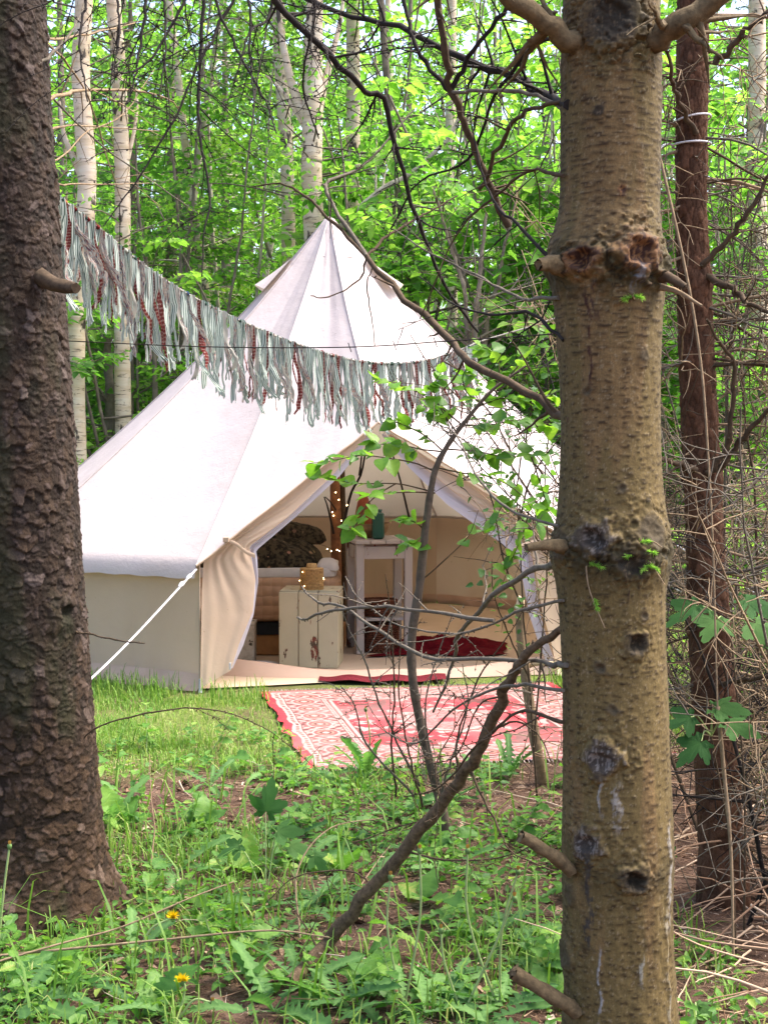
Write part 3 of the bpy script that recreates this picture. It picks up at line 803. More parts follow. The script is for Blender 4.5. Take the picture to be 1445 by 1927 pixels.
# ------------------------------------------------------------------ big rug
RW, RL = 1.72, 1.98
bl_ = np.array([-.70, 8.42]); ed = norm(np.array([.36, -1.94])); rt = np.array([-ed[1], ed[0]])
nu, nv = 300, 340
U, T = np.meshgrid(np.linspace(0, RW, nu), np.linspace(0, RL, nv))
a = np.abs(U - RW / 2); bb = np.abs(T - RL / 2); e = np.minimum(RW / 2 - a, RL / 2 - bb); sideband = (RW / 2 - a) < (RL / 2 - bb)
eu = RW / 2 - a
red = np.array([.36, .016, .028]); pink = np.array([.33, .145, .135]); cream = np.array([.37, .27, .235]); dark = np.array([.07, .028, .026]); rose = np.array([.22, .06, .058]); tan_ = np.array([.27, .14, .10])
def pickc(x): return lambda m, c: np.where(m[..., None], c, x)
run = np.where(sideband, bb, a)
orn = .6 * np.sin(a * 120) * np.sin(bb * 112) + .5 * np.sin((a + bb) * 170) * np.sin((a - bb) * 150) + 1.7 * (fbm(a * 52, bb * 52, 4, 3) - .5) * 2
Cc = np.where((orn > .35)[..., None], cream, np.where((orn > -.2)[..., None], pink, np.where((orn > -.75)[..., None], rose, dark))) * 1.0
# medallion
ang = np.arctan2(bb, a * 1.15)
rad = np.hypot((U - RW / 2) / .50, (T - RL / 2) / .64)
sc = 1 + .09 * np.cos(ang * 8) + .05 * np.cos(ang * 16)
f = rad / sc
inn = (e > .36)
ring = lambda lo, hi: inn & (f > lo) & (f < hi)
def setm(mask, col):
    global Cc
    Cc = np.where(mask[..., None], col, Cc)
fl = fbm(a * 20 + 3, bb * 20, 9, 4)
setm(ring(1.0, 1.07), cream); setm(ring(1.07, 1.1), dark)
setm(ring(.50, 1.0), red)
setm(ring(.50, 1.0) & (fl > .60), pink); setm(ring(.5, 1.0) & (fl > .66), cream)
setm(ring(.46, .50), dark); setm(ring(.40, .46), cream)
setm(ring(.0, .40) & (orn > .1), pink); setm(ring(.22, .26), rose); setm(ring(.0, .09), red)
corner = inn & (np.hypot((RW / 2 - .36 - a) / .34, (RL / 2 - .36 - bb) / .42) < 1 + .08 * np.cos(ang * 12))
setm(corner & (fl > .35) & (fl < .5), red); setm(corner & (fl >= .5), dark)
# borders from the edge in
setm(e < .36, dark); setm((e < .355) & (e > .335), cream); setm((e < .325) & (e > .30), cream); setm((e < .333) & (e > .327), rose)
setm((e < .318) & (e > .308) & (np.sin(run * 160) > 0), rose)
mb_ = (e > .10) & (e < .295)
bo = np.sin(run * 60) * np.sin(e * 95) + .6 * np.sin((run + e) * 100) + 1.0 * (fbm(run * 26, e * 26, 6) - .5)
setm(mb_, rose * .8 + .1 * cream); setm(mb_ & (bo > .15), cream * .85); setm(mb_ & (bo < -.45), dark); setm(mb_ & (bo > -.2) & (bo < .1), pink)
per = .21; rr_ = np.hypot(((run + per / 2) % per - per / 2) / .085, (e - .198) / .07)
setm(rr_ < 1.0, cream); setm(rr_ < .86, rose); setm(rr_ < .62, tan_ * 1.1); setm(rr_ < .45, dark); setm(rr_ < .25, cream)
setm((e > .05) & (e < .10), cream); setm((e > .066) & (e < .085) & (np.sin(run * 130) > -.2), dark); setm((e > .096) & (e < .103), dark)
setm((eu < .05), red); setm((e < .05) & (eu >= .05), rose * .6 + pink * .4)
wear = fbm(U * 3, T * 3, 12, 4)
Cc = Cc * .82 + .18 * pink
Cc = Cc * (.8 + .4 * fbm(U * 60, T * 60, 14, 2))[..., None]
Cc = Cc * (1 - .30 * sstep(.35, .7, wear))[..., None] + .30 * sstep(.35, .7, wear)[..., None] * np.array([.34, .20, .18])
RB = np.array([bl_[0], bl_[1], 0])
wav = .010 * (fbm(U * 2.5, T * 2.5, 5, 3) - .3) + .012 * np.exp(-(eu / .05) ** 2) * np.sin(T * 11) ** 2 * (U < RW / 2)
jag = .05 * (fbm(T * 7, U * 0, 3, 4) - .5) * np.exp(-(U / .09) ** 2)
XY = bl_[None, None] + (U + jag)[..., None] * rt + T[..., None] * ed
mb = MB(); Vr = np.concatenate([XY, (.012 + wav)[..., None]], -1); grid(mb, Vr, col=Cc, flip=True)
rug = thing('rug', 'large red and cream patterned oriental rug spread on the grass at the tent door', 'rug', tuple(RB))
part(mb, 'pile', 'rug_pile', rug, RB, use_col=True)
simple('fringe_cotton', (.40, .31, .28), .95, .05)
for row, (edge, dr) in enumerate(((Vr[0], -ed), (Vr[-1], ed))):
    mb = MB()
    for i in range(0, nu, 2):
        p = edge[i]; j = RNG.normal(0, .3); d = norm(np.array([dr[0] + rt[0] * j, dr[1] + rt[1] * j, 0])); L = .035 + .02 * random.random()
        tube(mb, np.array([p, p + d * L * .5 + [0, 0, .004], [p[0] + d[0] * L, p[1] + d[1] * L, .008]]), .0022, 3, cap=False)
    part(mb, 'fringe', 'fringe_cotton', rug, RB)
# ------------------------------------------------------------------ foliage tools
def rand_unit(n):
    v = RNG.normal(size=(n, 3)); return norm(v)
def leaves(mb, C, D, N, L, W, tint, mi=0, fold=0.35, curl=0.15):
    """many folded six-sided leaves"""
    C = np.asarray(C, float); n = len(C)
    D = norm(D); N = norm(N - D * np.sum(N * D, 1, keepdims=True)); S = np.cross(D, N)
    L = np.broadcast_to(L, (n,))[:, None]; W = np.broadcast_to(W, (n,))[:, None] / 2
    up = N * W * fold
    tip = C + D * L - N * L * curl
    V = np.stack([C, C + D * L * .3 + S * W * .92 + up, C + D * L * .68 + S * W * .66 + up * .7 - N * L * curl * .4, tip,
                  C + D * L * .68 - S * W * .66 + up * .7 - N * L * curl * .4, C + D * L * .3 - S * W * .92 + up], 1).reshape(-1, 3)
    b = np.arange(n)[:, None] * 6
    q = np.concatenate([b + [0, 3, 2, 1], b + [0, 5, 4, 3]], 0)
    mb.add(V, q, None, tint=np.repeat(np.broadcast_to(tint, (n,)), 6), mi=mi)
def needles(mb, C, D, L, W, tint, mi=0):
    n = len(C); D = norm(D); S = norm(np.cross(D, rand_unit(n)))
    L = np.broadcast_to(L, (n,))[:, None]; W = np.broadcast_to(W, (n,))[:, None]
    V = np.stack([C - S * W, C + S * W, C + D * L], 1).reshape(-1, 3)
    mb.add(V, None, np.arange(n)[:, None] * 3 + [0, 1, 2], tint=np.repeat(np.broadcast_to(tint, (n,)), 3), mi=mi)
def wander(p, d, L, n, wob=.25, droop=0.0, rng=random):
    pts = [np.array(p, float)]; d = np.array(d, float); d /= np.linalg.norm(d); st = L / (n - 1)
    for i in range(n - 1):
        d = d + np.array([rng.gauss(0, wob), rng.gauss(0, wob), rng.gauss(0, wob) - droop]) * .35
        d /= np.linalg.norm(d); pts.append(pts[-1] + d * st)
    return np.array(pts)
def knobs(mb, pts, sp, r, mi=0):
    """short spurs along a larch twig"""
    seg = np.linalg.norm(np.diff(pts, axis=0), axis=1); cum = np.concatenate([[0], np.cumsum(seg)])
    n = int(cum[-1] / sp)
    if n < 1: return
    s = (np.arange(n) + RNG.random(n)) * sp; s = s[s < cum[-1]]
    C = np.stack([np.interp(s, cum, pts[:, k]) for k in range(3)], -1); n = len(C)
    d = rand_unit(n); sz = r * RNG.uniform(.6, 1.3, n)[:, None]
    o = norm(np.cross(d, rand_unit(n))); o2 = np.cross(d, o)
    V = np.stack([C, C + d * sz + o * sz * .6, C + d * sz + o2 * sz * .6, C + d * sz - o * sz * .6, C + d * sz - o2 * sz * .6, C + d * sz * 2], 1).reshape(-1, 3)
    b = np.arange(n)[:, None] * 6
    t = np.concatenate([b + [0, 2, 1], b + [0, 3, 2], b + [0, 4, 3], b + [0, 1, 4], b + [5, 1, 2], b + [5, 2, 3], b + [5, 3, 4], b + [5, 4, 1]], 0)
    mb.add(V, None, t, mi=mi)
def twiggy(mb, path, r0, r1, nside, slen, depth=1, sides=6, knob=0.0, wob=.25, droop=.05, away=.7, rmin=.0014):
    n = len(path); path = np.array(path); path[1:-1] += RNG.normal(0, .45, (n - 2, 3)) * np.minimum(np.linspace(r0, r1, n), .010)[1:-1, None]
    tube(mb, path, np.linspace(r0, r1, n) * RNG.uniform(.9, 1.1, n), sides, rough=.26)
    if knob: knobs(mb, path, knob, .0042)
    elif r0 > .006: knobs(mb, path, .06, min(r0, .011) * .9)
    for k in range(nside):
        f = random.uniform(.12, .97); i = min(int(f * (n - 1)), n - 2)
        p = path[i] + (path[i + 1] - path[i]) * (f * (n - 1) - i); tan = norm(path[i + 1] - path[i])
        s = norm(np.cross(tan, rand_unit(1)[0])); d = tan * (1 - away) + s * away
        L = slen * random.uniform(.35, 1.2) * (1.1 - .5 * f)
        sub = wander(p, d, L, 7, wob, droop); rr = max(rmin, (r0 + (r1 - r0) * f) * .5)
        if depth > 0 and L > .12: twiggy(mb, sub, rr, .0009, max(1, int(nside * .35)), slen * .45, depth - 1, 4, knob, wob, droop, away, rmin)
        else:
            tube(mb, sub, np.linspace(rr, .0008, 7), 4, cap=False)
            if knob: knobs(mb, sub, knob, .004)

# ------------------------------------------------------------------ the two foreground trunks and the reddish one
def trunk_mesh(tab_z, tab_x, tab_y, tab_r, zs, disp, color, fine_n=150, back_n=22, fine=115):
    th = np.concatenate([np.linspace(-fine, fine, fine_n), np.linspace(fine, 360 - fine, back_n + 2)[1:-1]]) * math.pi / 180
    TH, Z = np.meshgrid(th, zs)
    cx = np.interp(Z, tab_z, tab_x); cyv = np.interp(Z, tab_z, tab_y); r = np.interp(Z, tab_z, tab_r)
    r2 = r + disp(TH, Z, r)
    V = np.stack([cx + r2 * np.sin(TH), cyv - r2 * np.cos(TH), Z], -1)
    n, m = V.shape[:2]; idx = np.arange(n * m).reshape(n, m)
    q = np.stack([idx[:-1], np.roll(idx[:-1], -1, 1), np.roll(idx[1:], -1, 1), idx[1:]], -1).reshape(-1, 4)
    mb = MB(); mb.add(V.reshape(-1, 3), q, None, col=color(TH, Z, r).reshape(-1, 3)); return mb
def smoothz(z, a, k=5):
    return a

# --- left: thick dark trunk with scaly bark
DL = 4.57
ys = np.array([-1400, 0, 200, 400, 600, 800, 1000, 1200, 1400, 1600, 1690, 1740, 1800]); re = np.array([40, 84, 94, 108, 124, 138, 150, 164, 178, 192, 203, 216, 240])
zt_ = np.array([P(0, y, DL)[2] for y in ys]); rad = np.interp(zt_, [0, .1, .3, 3, 6], [.235, .222, .212, .185, .15])
xt = np.array([P(e, y, DL)[0] for e, y in zip(re, ys)]) - rad
o_ = np.argsort(zt_); LT = (zt_[o_], xt[o_], np.full(len(xt), DL), rad[o_])
def scaly(TH, Z, r):
    s = TH * .2
    wx = .040 * (fbm(s * 14, Z * 14, 3, 4) - .5); wz = .046 * (fbm(s * 13 + 7, Z * 13, 5, 4) - .5)
    f1, f2, idv, cxv, cyv = voro((s + wx) / .030, (Z + wz) / .036, 1.0)
    g1, g2, id2, c2x, c2y = voro((s + wx * 1.4) / .0125 + 9, (Z + wz * 1.3) / .014 + 4, 2.0)
    return f1, f2, idv, (Z + wz) / .036 - cyv, g1, g2, id2, (Z + wz * 1.3) / .014 + 4 - c2y
def dispL(TH, Z, r):
    f1, f2, idv, dy, g1, g2, id2, dy2 = scaly(TH, Z, r)
    M = sstep(.38, .62, fbm(TH * 3, Z * 3.2, 33, 3))
    # overlapping scales: each plate stands out towards its lower edge, some have flaked off
    h = (.35 + .8 * M) * (.0045 * (idv - .5) - .0070 * dy * (.2 + 1.1 * idv * idv)) - .0035 * (1 - sstep(0, .06, f2 - f1)) * M + .0022 * (id2 - .5) - (.0042 - .0022 * M) * dy2 * (id2 > .35) - .0012 * (1 - sstep(0, .1, g2 - g1))
    h = h + .004 * (fbm(TH * 9, Z * 45, 16, 3) - .5) + .012 * (fbm(TH * 1.3, Z * 1.2, 6, 3) - .5)
    root = np.exp(-np.maximum(Z, 0) / .09) * (.03 + .07 * np.maximum(0, np.cos(TH * 3 + .6)) ** 2)
    h = h + root
    for (px, py, a, s) in KL:
        zc = P(px, py, DL - .2)[2]; xc = P(px, py, DL - .2)[0]; cxx = np.interp(zc, LT[0], LT[1]); t0 = math.asin(np.clip((xc - cxx) / .2, -1, 1))
        q = np.hypot((TH - t0) * .2, Z - zc) / s
        h = h + a * (np.exp(-q ** 2) - 1.5 * np.exp(-(q / .45) ** 2))
    return h
KL = [(35, 1345, .014, .04), (30, 120, .012, .035), (100, 330, .015, .045), (110, 1160, .02, .05)]
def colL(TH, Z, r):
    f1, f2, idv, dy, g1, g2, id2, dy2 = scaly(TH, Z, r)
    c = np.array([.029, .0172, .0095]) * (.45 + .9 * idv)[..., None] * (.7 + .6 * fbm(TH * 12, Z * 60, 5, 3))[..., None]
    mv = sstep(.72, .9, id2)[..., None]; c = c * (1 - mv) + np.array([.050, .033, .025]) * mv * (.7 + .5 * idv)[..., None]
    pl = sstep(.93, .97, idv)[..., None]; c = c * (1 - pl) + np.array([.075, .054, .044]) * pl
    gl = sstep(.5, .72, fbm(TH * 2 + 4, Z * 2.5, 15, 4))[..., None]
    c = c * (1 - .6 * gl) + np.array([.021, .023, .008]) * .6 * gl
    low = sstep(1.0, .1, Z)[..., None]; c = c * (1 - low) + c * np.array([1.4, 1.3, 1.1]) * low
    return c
zs = np.concatenate([np.arange(-.06, 2.9, .0038), np.arange(2.91, 3.8, .012), np.linspace(3.85, 7.5, 34)])
lt = thing('spruce_tree', 'thick dark tree trunk covered in scaly bark with the garland tied behind', 'tree', (LT[1][1], DL, 0))
LO = np.array([LT[1][1], DL, 0])
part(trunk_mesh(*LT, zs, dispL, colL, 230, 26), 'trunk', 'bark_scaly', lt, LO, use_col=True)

# --- right: tan trunk with corky dashes, knots and resin
DR = 3.5
tab = [(-1500, 1075, 1225), (-400, 1062, 1238), (0, 1060, 1240), (100, 1057, 1242), (200, 1056, 1243), (300, 1056, 1242), (400, 1052, 1241), (440, 1040, 1245), (480, 1026, 1254), (520, 1030, 1252), (560, 1042, 1247), (620, 1046, 1244), (700, 1052, 1241),
       (800, 1056, 1240), (900, 1053, 1243), (960, 1049, 1250), (1000, 1044, 1258), (1030, 1036, 1262), (1065, 1040, 1258), (1110, 1050, 1250), (1200, 1056, 1250), (1300, 1060, 1254), (1400, 1059, 1258), (1500, 1058, 1264), (1600, 1056, 1268), (1700, 1060, 1264), (1800, 1062, 1266), (1900, 1060, 1274), (2020, 1050, 1292), (2100, 1040, 1300)]
tz = np.array([P(0, y, DR)[2] for y, _, _ in tab]); lx = np.array([P(l, y, DR)[0] for y, l, _ in tab]); rx = np.array([P(r, y, DR)[0] for y, _, r in tab])
o_ = np.argsort(tz); RT = (tz[o_], ((lx + rx) / 2)[o_], np.full(len(tz), DR), ((rx - lx) / 2)[o_])
zz_ = np.linspace(RT[0][0], RT[0][-1], 900); ker = np.hanning(25); ker /= ker.sum()
def sm(a): 
    v = np.interp(zz_, RT[0], a); return np.convolve(np.pad(v, 12, 'edge'), ker, 'valid')
RT = (zz_, sm(RT[1]), np.full(900, DR), sm(RT[3]))
def r_loc(px, py):
    q = P(px, py, DR - .11); cxx = np.interp(q[2], RT[0], RT[1]); r = np.interp(q[2], RT[0], RT[3])
    return math.asin(np.clip((q[0] - cxx) / r, -.98, .98)), q[2]
#       px   py   size  bump  hole  kind   (1 wood-brown scar, 2 grey resin, 3 dark hole, 4 small)
KR = [(1098, 488, .032, .034, .016, 1), (1195, 474, .042, .040, .018, 1), (1115, 1012, .034, .026, .022, 2), (1185, 1060, .030, .012, .012, 3), (1197, 1212, .026, .010, .020, 3),
      (1133, 1428, .034, .026, .006, 2), (1108, 1590, .030, .018, .010, 2), (1190, 1652, .028, .024, .030, 3), (1170, 356, .011, .002, .004, 1), (1128, 205, .012, .006, .0, 3), (1152, 1335, .013, .004, .003, 4),
      (1168, 918, .011, .004, .004, 4), (1213, 668, .014, .006, .0, 4), (1108, 735, .012, .005, .004, 4), (1130, 1258, .014, .005, .006, 4), (1212, 1158, .011, .004, .004, 4), (1150, 30, .06, .02, .012, 3), (1078, 1700, .02, .008, .0, 4),
      (1045, 1820, .03, .015, .0, 4), (1225, 1000, .035, .012, .0, 4), (1060, 1030, .03, .012, .0, 4)]
KRL = [(*r_loc(k[0], k[1]), *k[2:]) for k in KR]
#        resin runs: px, y0, y1, half width, colour
RUNS = [(1110, 545, 722, .0055, (.05, .012, .010)), (1118, 530, 600, .009, (.06, .03, .025)), (1109, 1600, 1790, .010, (.045, .042, .04)), (1128, 1790, 1927, .003, (.46, .45, .42)), (1130, 1470, 1530, .0035, (.45, .42, .36)), (1160, 1475, 1560, .010, (.42, .38, .32)),
        (1266, 1560, 1760, .010, (.40, .37, .32)), (1258, 1720, 1927, .005, (.42, .36, .24)), (1190, 500, 545, .014, (.22, .22, .23)), (1176, 1080, 1130, .003, (.04, .02, .015)), (1198, 1080, 1120, .002, (.04, .02, .015)), (1207, 1800, 1850, .006, (.45, .42, .32))]
RUNL = [(*r_loc(px, (y0 + y1) / 2), P(px, y0, DR - .11)[2], P(px, y1, DR - .11)[2], w, c) for px, y0, y1, w, c in RUNS]
def lentic(TH, Z, r):
    s = TH * r
    up = sstep(1.62, 1.75, Z)                        # smoother bark with long cracks above the whorl, corky spots below
    wv = .008 * (fbm(s * 12, Z * 12, 2, 3) - .5)
    out = np.zeros(TH.shape)
    patch = fbm(TH * 2.5, Z * 9, 44, 3)
    for k, (cw, chh, seed) in enumerate(((.044, .0205, 1.), (.058, .026, 5.), (.034, .0165, 9.), (.038, .0185, 13.))):
        wv = .026 * (fbm(s * 9 + k * 3, Z * 9, 2 + k, 3) - .5); wu = .04 * (fbm(s * 8 + k * 5, Z * 8, 12 + k, 3) - .5)
        gx_, gy_ = (s + wu) / cw + k * .37, (Z + wv) / chh + k * .21
        xi, yi = np.floor(gx_), np.floor(gy_)
        jx, jy = hsh(xi, yi, seed), hsh(xi, yi, seed + 3); on = hsh(xi, yi, seed + 7)
        dx = (gx_ - xi - .35 - .3 * jx) * cw; dy = (gy_ - yi - .3 - .4 * jy) * chh
        hw = (.0045 + .010 * on * on) * (1 + .75 * up) * (.7 if k >= 2 else 1); hv = .0020 + .0017 * jx
        dy = dy - .35 * dx * dx / hw * (jy - .3)                     # drooping ends
        m = np.exp(-(np.abs(dx / hw) ** 3 + (np.abs(dy) / hv) ** 2.5)) * (on > .42 - .5 * (patch - .5))
        out = np.maximum(out, m * (.45 + .55 * jy))
    return out
def dispR(TH, Z, r):
    l = lentic(TH, Z, r); s = TH * .11
    h = .0017 * l + .006 * (fbm(TH * 1.6, Z * 3.5, 4, 3) - .5) + .0022 * (fbm(s * 70, Z * 70, 9, 3) - .5)
    wh = np.exp(-((Z - P(0, 500, DR)[2]) / .055) ** 2) + .8 * np.exp(-((Z - P(0, 1040, DR)[2]) / .05) ** 2)
    h = h + wh * .040 * (fbm(TH * 3.5, Z * 18, 21, 4) - .45)
    lowc = sstep(.55, .35, Z); h = h + lowc * .008 * (fbm(TH * 5, Z * 14, 31, 4) - .5)
    for (t0, z0, sz, bm, ho, kd) in KRL:
        q = np.hypot((TH - t0) * .11, (Z - z0) * .9) / sz
        q = q * (1 + 1.0 * (fbm(TH * 8, Z * 70, z0 * 9, 3) - .5))
        h = h + (.10 * sz) * np.sin(q * 7.5) * np.exp(-((q - 1.35) / .55) ** 2) * (bm > .008)
        h = h + bm * np.exp(-(q / 1.1) ** 2) - (ho + bm * .6) * np.exp(-(q / .55) ** 4) + .004 * (fbm(s * 160, Z * 160, 3, 2) - .5) * np.exp(-(q) ** 2) * (bm > .005)
    for (t0, zm, z0, z1, w, c) in RUNL:
        d = np.abs((TH - t0) * .11 + .004 * np.sin(Z * 60)) / w
        h = h + .003 * np.exp(-d ** 2) * sstep(z1 - .01, z1 + .01, Z) * sstep(z0 + .01, z0 - .01, Z)
    return h
def colR(TH, Z, r):
    l = lentic(TH, Z, r)
    base = np.array([.135, .085, .033]); c = base * (.82 + .36 * fbm(TH * 6, Z * 14, 3, 4))[..., None]
    gr = sstep(.42, .66, fbm(TH * 2.2 + 7, Z * 3.2, 11, 4) + .18 * sstep(-.3, 1.2, TH) + .1 * sstep(1.7, 1.2, Z))[..., None]
    c = c * (1 - .55 * gr) + np.array([.092, .071, .021]) * .55 * gr
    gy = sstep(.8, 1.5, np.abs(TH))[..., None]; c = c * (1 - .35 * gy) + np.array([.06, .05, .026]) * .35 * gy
    c = c * (1 - .84 * l[..., None] * np.array([.95, 1, 1.03])) * (.86 + .28 * fbm(TH * 1.5, Z * 2.2, 71, 3))[..., None]
    fl_ = sstep(.73, .78, fbm(TH * 26, Z * 190, 4, 2))[..., None] * .6; c = c * (1 - fl_) + np.array([.2, .155, .09]) * fl_
    c = c * (.78 + .44 * fbm(TH * 70, Z * 90, 6, 2))[..., None]
    wh = np.clip(1.25 * np.exp(-((Z - P(0, 508, DR)[2]) / .062) ** 2) + 1.1 * np.exp(-((Z - P(0, 1045, DR)[2]) / .052) ** 2) + .55 * np.exp(-((Z - P(0, 1620, DR)[2]) / .05) ** 2), 0, 1)[..., None] * sstep(.36, .56, fbm(TH * 4.5, Z * 26, 41, 4))[..., None]
    c = c * (1 - .88 * wh) + np.array([.034, .027, .010]) * .88 * wh
    crk = sstep(.035, .0, np.abs(fbm(TH * 4, Z * 22, 47, 4) - .5))[..., None] * sstep(.2, .8, wh); c = c * (1 - .8 * crk)
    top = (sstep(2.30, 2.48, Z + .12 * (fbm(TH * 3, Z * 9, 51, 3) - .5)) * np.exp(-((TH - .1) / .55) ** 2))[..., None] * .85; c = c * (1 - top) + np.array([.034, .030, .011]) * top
    nz = .5 * fbm(TH * 17, Z * 150, 8, 3) + .5 * fbm(TH * 40, Z * 60, 18, 3)
    for (t0, z0, sz, bm, ho, kd) in KRL:
        q = np.hypot((TH - t0) * .11, (Z - z0) * .9) / sz; q = q * (1 + 1.0 * (fbm(TH * 8, Z * 70, z0 * 9, 3) - .5))
        m1 = sstep(1.3, .6, q)[..., None] * .95
        if kd == 1: cc = np.where((nz > .5)[..., None], [.17, .08, .032], [.04, .014, .010])
        elif kd == 2: cc = np.where((nz > .55)[..., None], [.15, .13, .115], [.035, .028, .025])
        elif kd == 3: cc = np.where((nz > .6)[..., None], [.07, .05, .03], [.018, .014, .010])
        else: cc = np.broadcast_to(np.array([.06, .045, .025]), c.shape); 
        c = c * (1 - .9 * m1) + cc * .9 * m1
    for (t0, zm, z0, z1, w, cl) in RUNL:
        d = np.abs((TH - t0) * .11 + .004 * np.sin(Z * 60) + .006 * (fbm(Z * 50, TH * 9, 3, 2) - .5)) / w
        m1 = (sstep(1.15, .5, d + 3.0 * (nz - .42)) * .85 * sstep(.30, .52, fbm(Z * 45 + t0 * 9, TH * 14, 61, 3)) * sstep(z1 - .02, z1 + .02, Z) * sstep(z0 + .02, z0 - .02, Z))[..., None]
        c = c * (1 - m1) + np.array(cl) * .62 * (.4 + 1.2 * nz[..., None]) * m1
    return c
zs = np.concatenate([np.arange(-.08, 2.62, .0033), np.arange(2.63, 3.5, .012), np.linspace(3.55, 7.5, 36)])
RO = np.array([RT[1][100], DR, 0])
rt_ = thing('fir_tree', 'tan trunk with corky dashes, dark knots and pale resin streaks', 'tree', tuple(RO))
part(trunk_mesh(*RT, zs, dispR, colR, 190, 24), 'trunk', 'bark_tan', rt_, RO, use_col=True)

# --- reddish thinner trunk behind it
DS = 4.7
tab = [(-1400, 1285, 1330), (0, 1275, 1332), (400, 1272, 1328), (700, 1279, 1345), (1000, 1291, 1360), (1300, 1301, 1380), (1600, 1316, 1400), (1700, 1310, 1412), (1760, 1295, 1425)]
tz = np.array([P(0, y, DS)[2] for y, _, _ in tab]); lx = np.array([P(l, y, DS)[0] for y, l, _ in tab]); rx = np.array([P(r, y, DS)[0] for y, _, r in tab])
o_ = np.argsort(tz); ST = (tz[o_], ((lx + rx) / 2)[o_], np.full(len(tz), DS), ((rx - lx) / 2)[o_])
def dispS(TH, Z, r):
    s = TH * .06
    f1, f2, idv, _, dy = voro(s / .02 + .4 * fbm(s * 30, Z * 20, 3), Z / .036, 4.0)
    h = .005 * idv - .005 * (1 - sstep(0, .16, f2 - f1)) + .003 * (fbm(s * 90, Z * 50, 2, 3) - .5)
    for zc in (P(0, 530, DS)[2], P(0, 895, DS)[2], P(0, 1180, DS)[2]): h = h + .010 * np.exp(-((Z - zc) / .035) ** 2) * (fbm(TH * 4, Z * 18, 5) + .3)
    return h
def colS(TH, Z, r):
    s = TH * .06; f1, f2, idv, _, dy = voro(s / .02 + .4 * fbm(s * 30, Z * 20, 3), Z / .036, 4.0)
    return np.array([.085, .040, .021]) * (.65 + .7 * idv)[..., None] * (.8 + .5 * fbm(s * 40, Z * 30, 7, 3))[..., None]
st_ = thing('larch_tree', 'slim reddish brown trunk ringed with white cord and bare dead twigs', 'tree', (ST[1][2], DS, 0)); SO = np.array([ST[1][2], DS, 0])
part(trunk_mesh(*ST, np.concatenate([np.arange(-.06, 2.95, .006), np.linspace(3, 7.5, 36)]), dispS, colS, 80, 14), 'trunk', 'bark_red', st_, SO, use_col=True)
# white cord loops round it
def cord_loop(y, label, tilt):
    zc = P(0, y, DS)[2]; cx = np.interp(zc, ST[0], ST[1]); r = np.interp(zc, ST[0], ST[3]) + .012
    a = np.linspace(0, 2 * math.pi, 40); p = np.stack([cx + r * np.sin(a), DS - r * np.cos(a), zc + tilt * np.sin(a + .6)], -1)
    mb = MB(); tube(mb, p, .0033, 6, cap=False)
    if y > 250:
        q = [p[30], p[30] + [-.02, -.02, 0], P(1245, 275, DS - .1), P(1238, 292, DS - .1)]; tube(mb, resample(q, 10), .0033, 6)
    o = part(mb, 'cord_loop', 'rope_white', None, np.array([cx, DS, zc])); o.location = (cx, DS, zc); tag(o, label, 'cord')
cord_loop(226, 'short white cord looped round the reddish trunk, upper of two', .012)
cord_loop(272, 'white cord tied round the reddish trunk with a loose end, lower of two', .002)

# ------------------------------------------------------------------ dead branches of those trees
def pxpath(pts, d0, d1, n=18):
    k = len(pts); return resample([P(x, y, d0 + (d1 - d0) * i / (k - 1)) for i, (x, y) in enumerate(pts)], n)
def branch(tree, off, pts, d0, d1, r0, r1, m='twig_brown', side=4, slen=.18, depth=1, knob=0.0, n=18, droop=.05, sides=7):
    mb = MB(); path = pxpath(pts, d0, d1, n); twiggy(mb, path, r0, r1, side, slen, depth, sides, knob, .25, droop)
    return part(mb, 'branch', m, tree, off)
random.seed(11)
R = lambda *a, **k: branch(rt_, RO, *a, **k)
R([(1075, 790), (1050, 776), (960, 722), (870, 672), (850, 640), (760, 560), (690, 482)], 3.45, 4.3, .0115, .008, side=6, slen=.2, knob=.03)
R([(690, 482), (640, 432), (580, 372), (530, 346), (470, 352)], 4.3, 4.6, .006, .002, side=3, slen=.15)
R([(690, 482), (660, 440), (625, 385), (615, 345), (650, 330), (690, 305), (740, 250), (780, 205)], 4.3, 4.7, .007, .0025, 'twig_grey', side=5, slen=.18)
R([(690, 482), (680, 520), (650, 545), (612, 560), (585, 556)], 4.3, 4.2, .003, .0015, side=0)
R([(690, 482), (735, 440), (800, 402), (860, 368)], 4.3, 4.5, .005, .002, side=3)
R([(700, 505), (690, 540), (700, 600), (705, 650)], 4.2, 4.2, .002, .0015, side=0)
R([(1070, 196), (1040, 190), (980, 152), (880, 112), (760, 58), (640, 20), (520, -30)], 3.45, 4.4, .012, .006, 'twig_dark', side=14, slen=.34, knob=.022, n=26)
R([(1130, -260), (980, -180), (860, -110), (815, -40), (835, 90), (848, 172)], 3.5, 3.8, .010, .009, 'twig_brown', side=3, slen=.2, n=22)
R([(848, 172), (880, 250), (915, 330), (957, 425)], 3.8, 3.9, .0085, .0095, 'twig_brown', side=3, slen=.2)
R([(848, 172), (880, 112), (940, 32), (1000, -40)], 3.8, 3.7, .007, .005, 'twig_dark', side=4, slen=.22, knob=.025)
R([(848, 172), (795, 110), (768, 40), (755, -60)], 3.8, 3.9, .006, .005, 'twig_dark', side=5, slen=.22, knob=.025)
R([(848, 172), (920, 170), (1000, 176), (1070, 210)], 3.8, 3.5, .005, .005, 'twig_grey', side=3)
R([(902, 355), (945, 265), (985, 212), (1060, 190)], 3.88, 3.5, .006, .005, 'twig_brown', side=3)
R([(1060, -420), (760, -260), (560, -120), (515, -10), (610, 90), (680, 165), (722, 192), (760, 330), (800, 450), (850, 560), (900, 625)], 3.55, 4.2, .012, .0035, 'twig_dark', side=16, slen=.3, knob=.024, n=40)
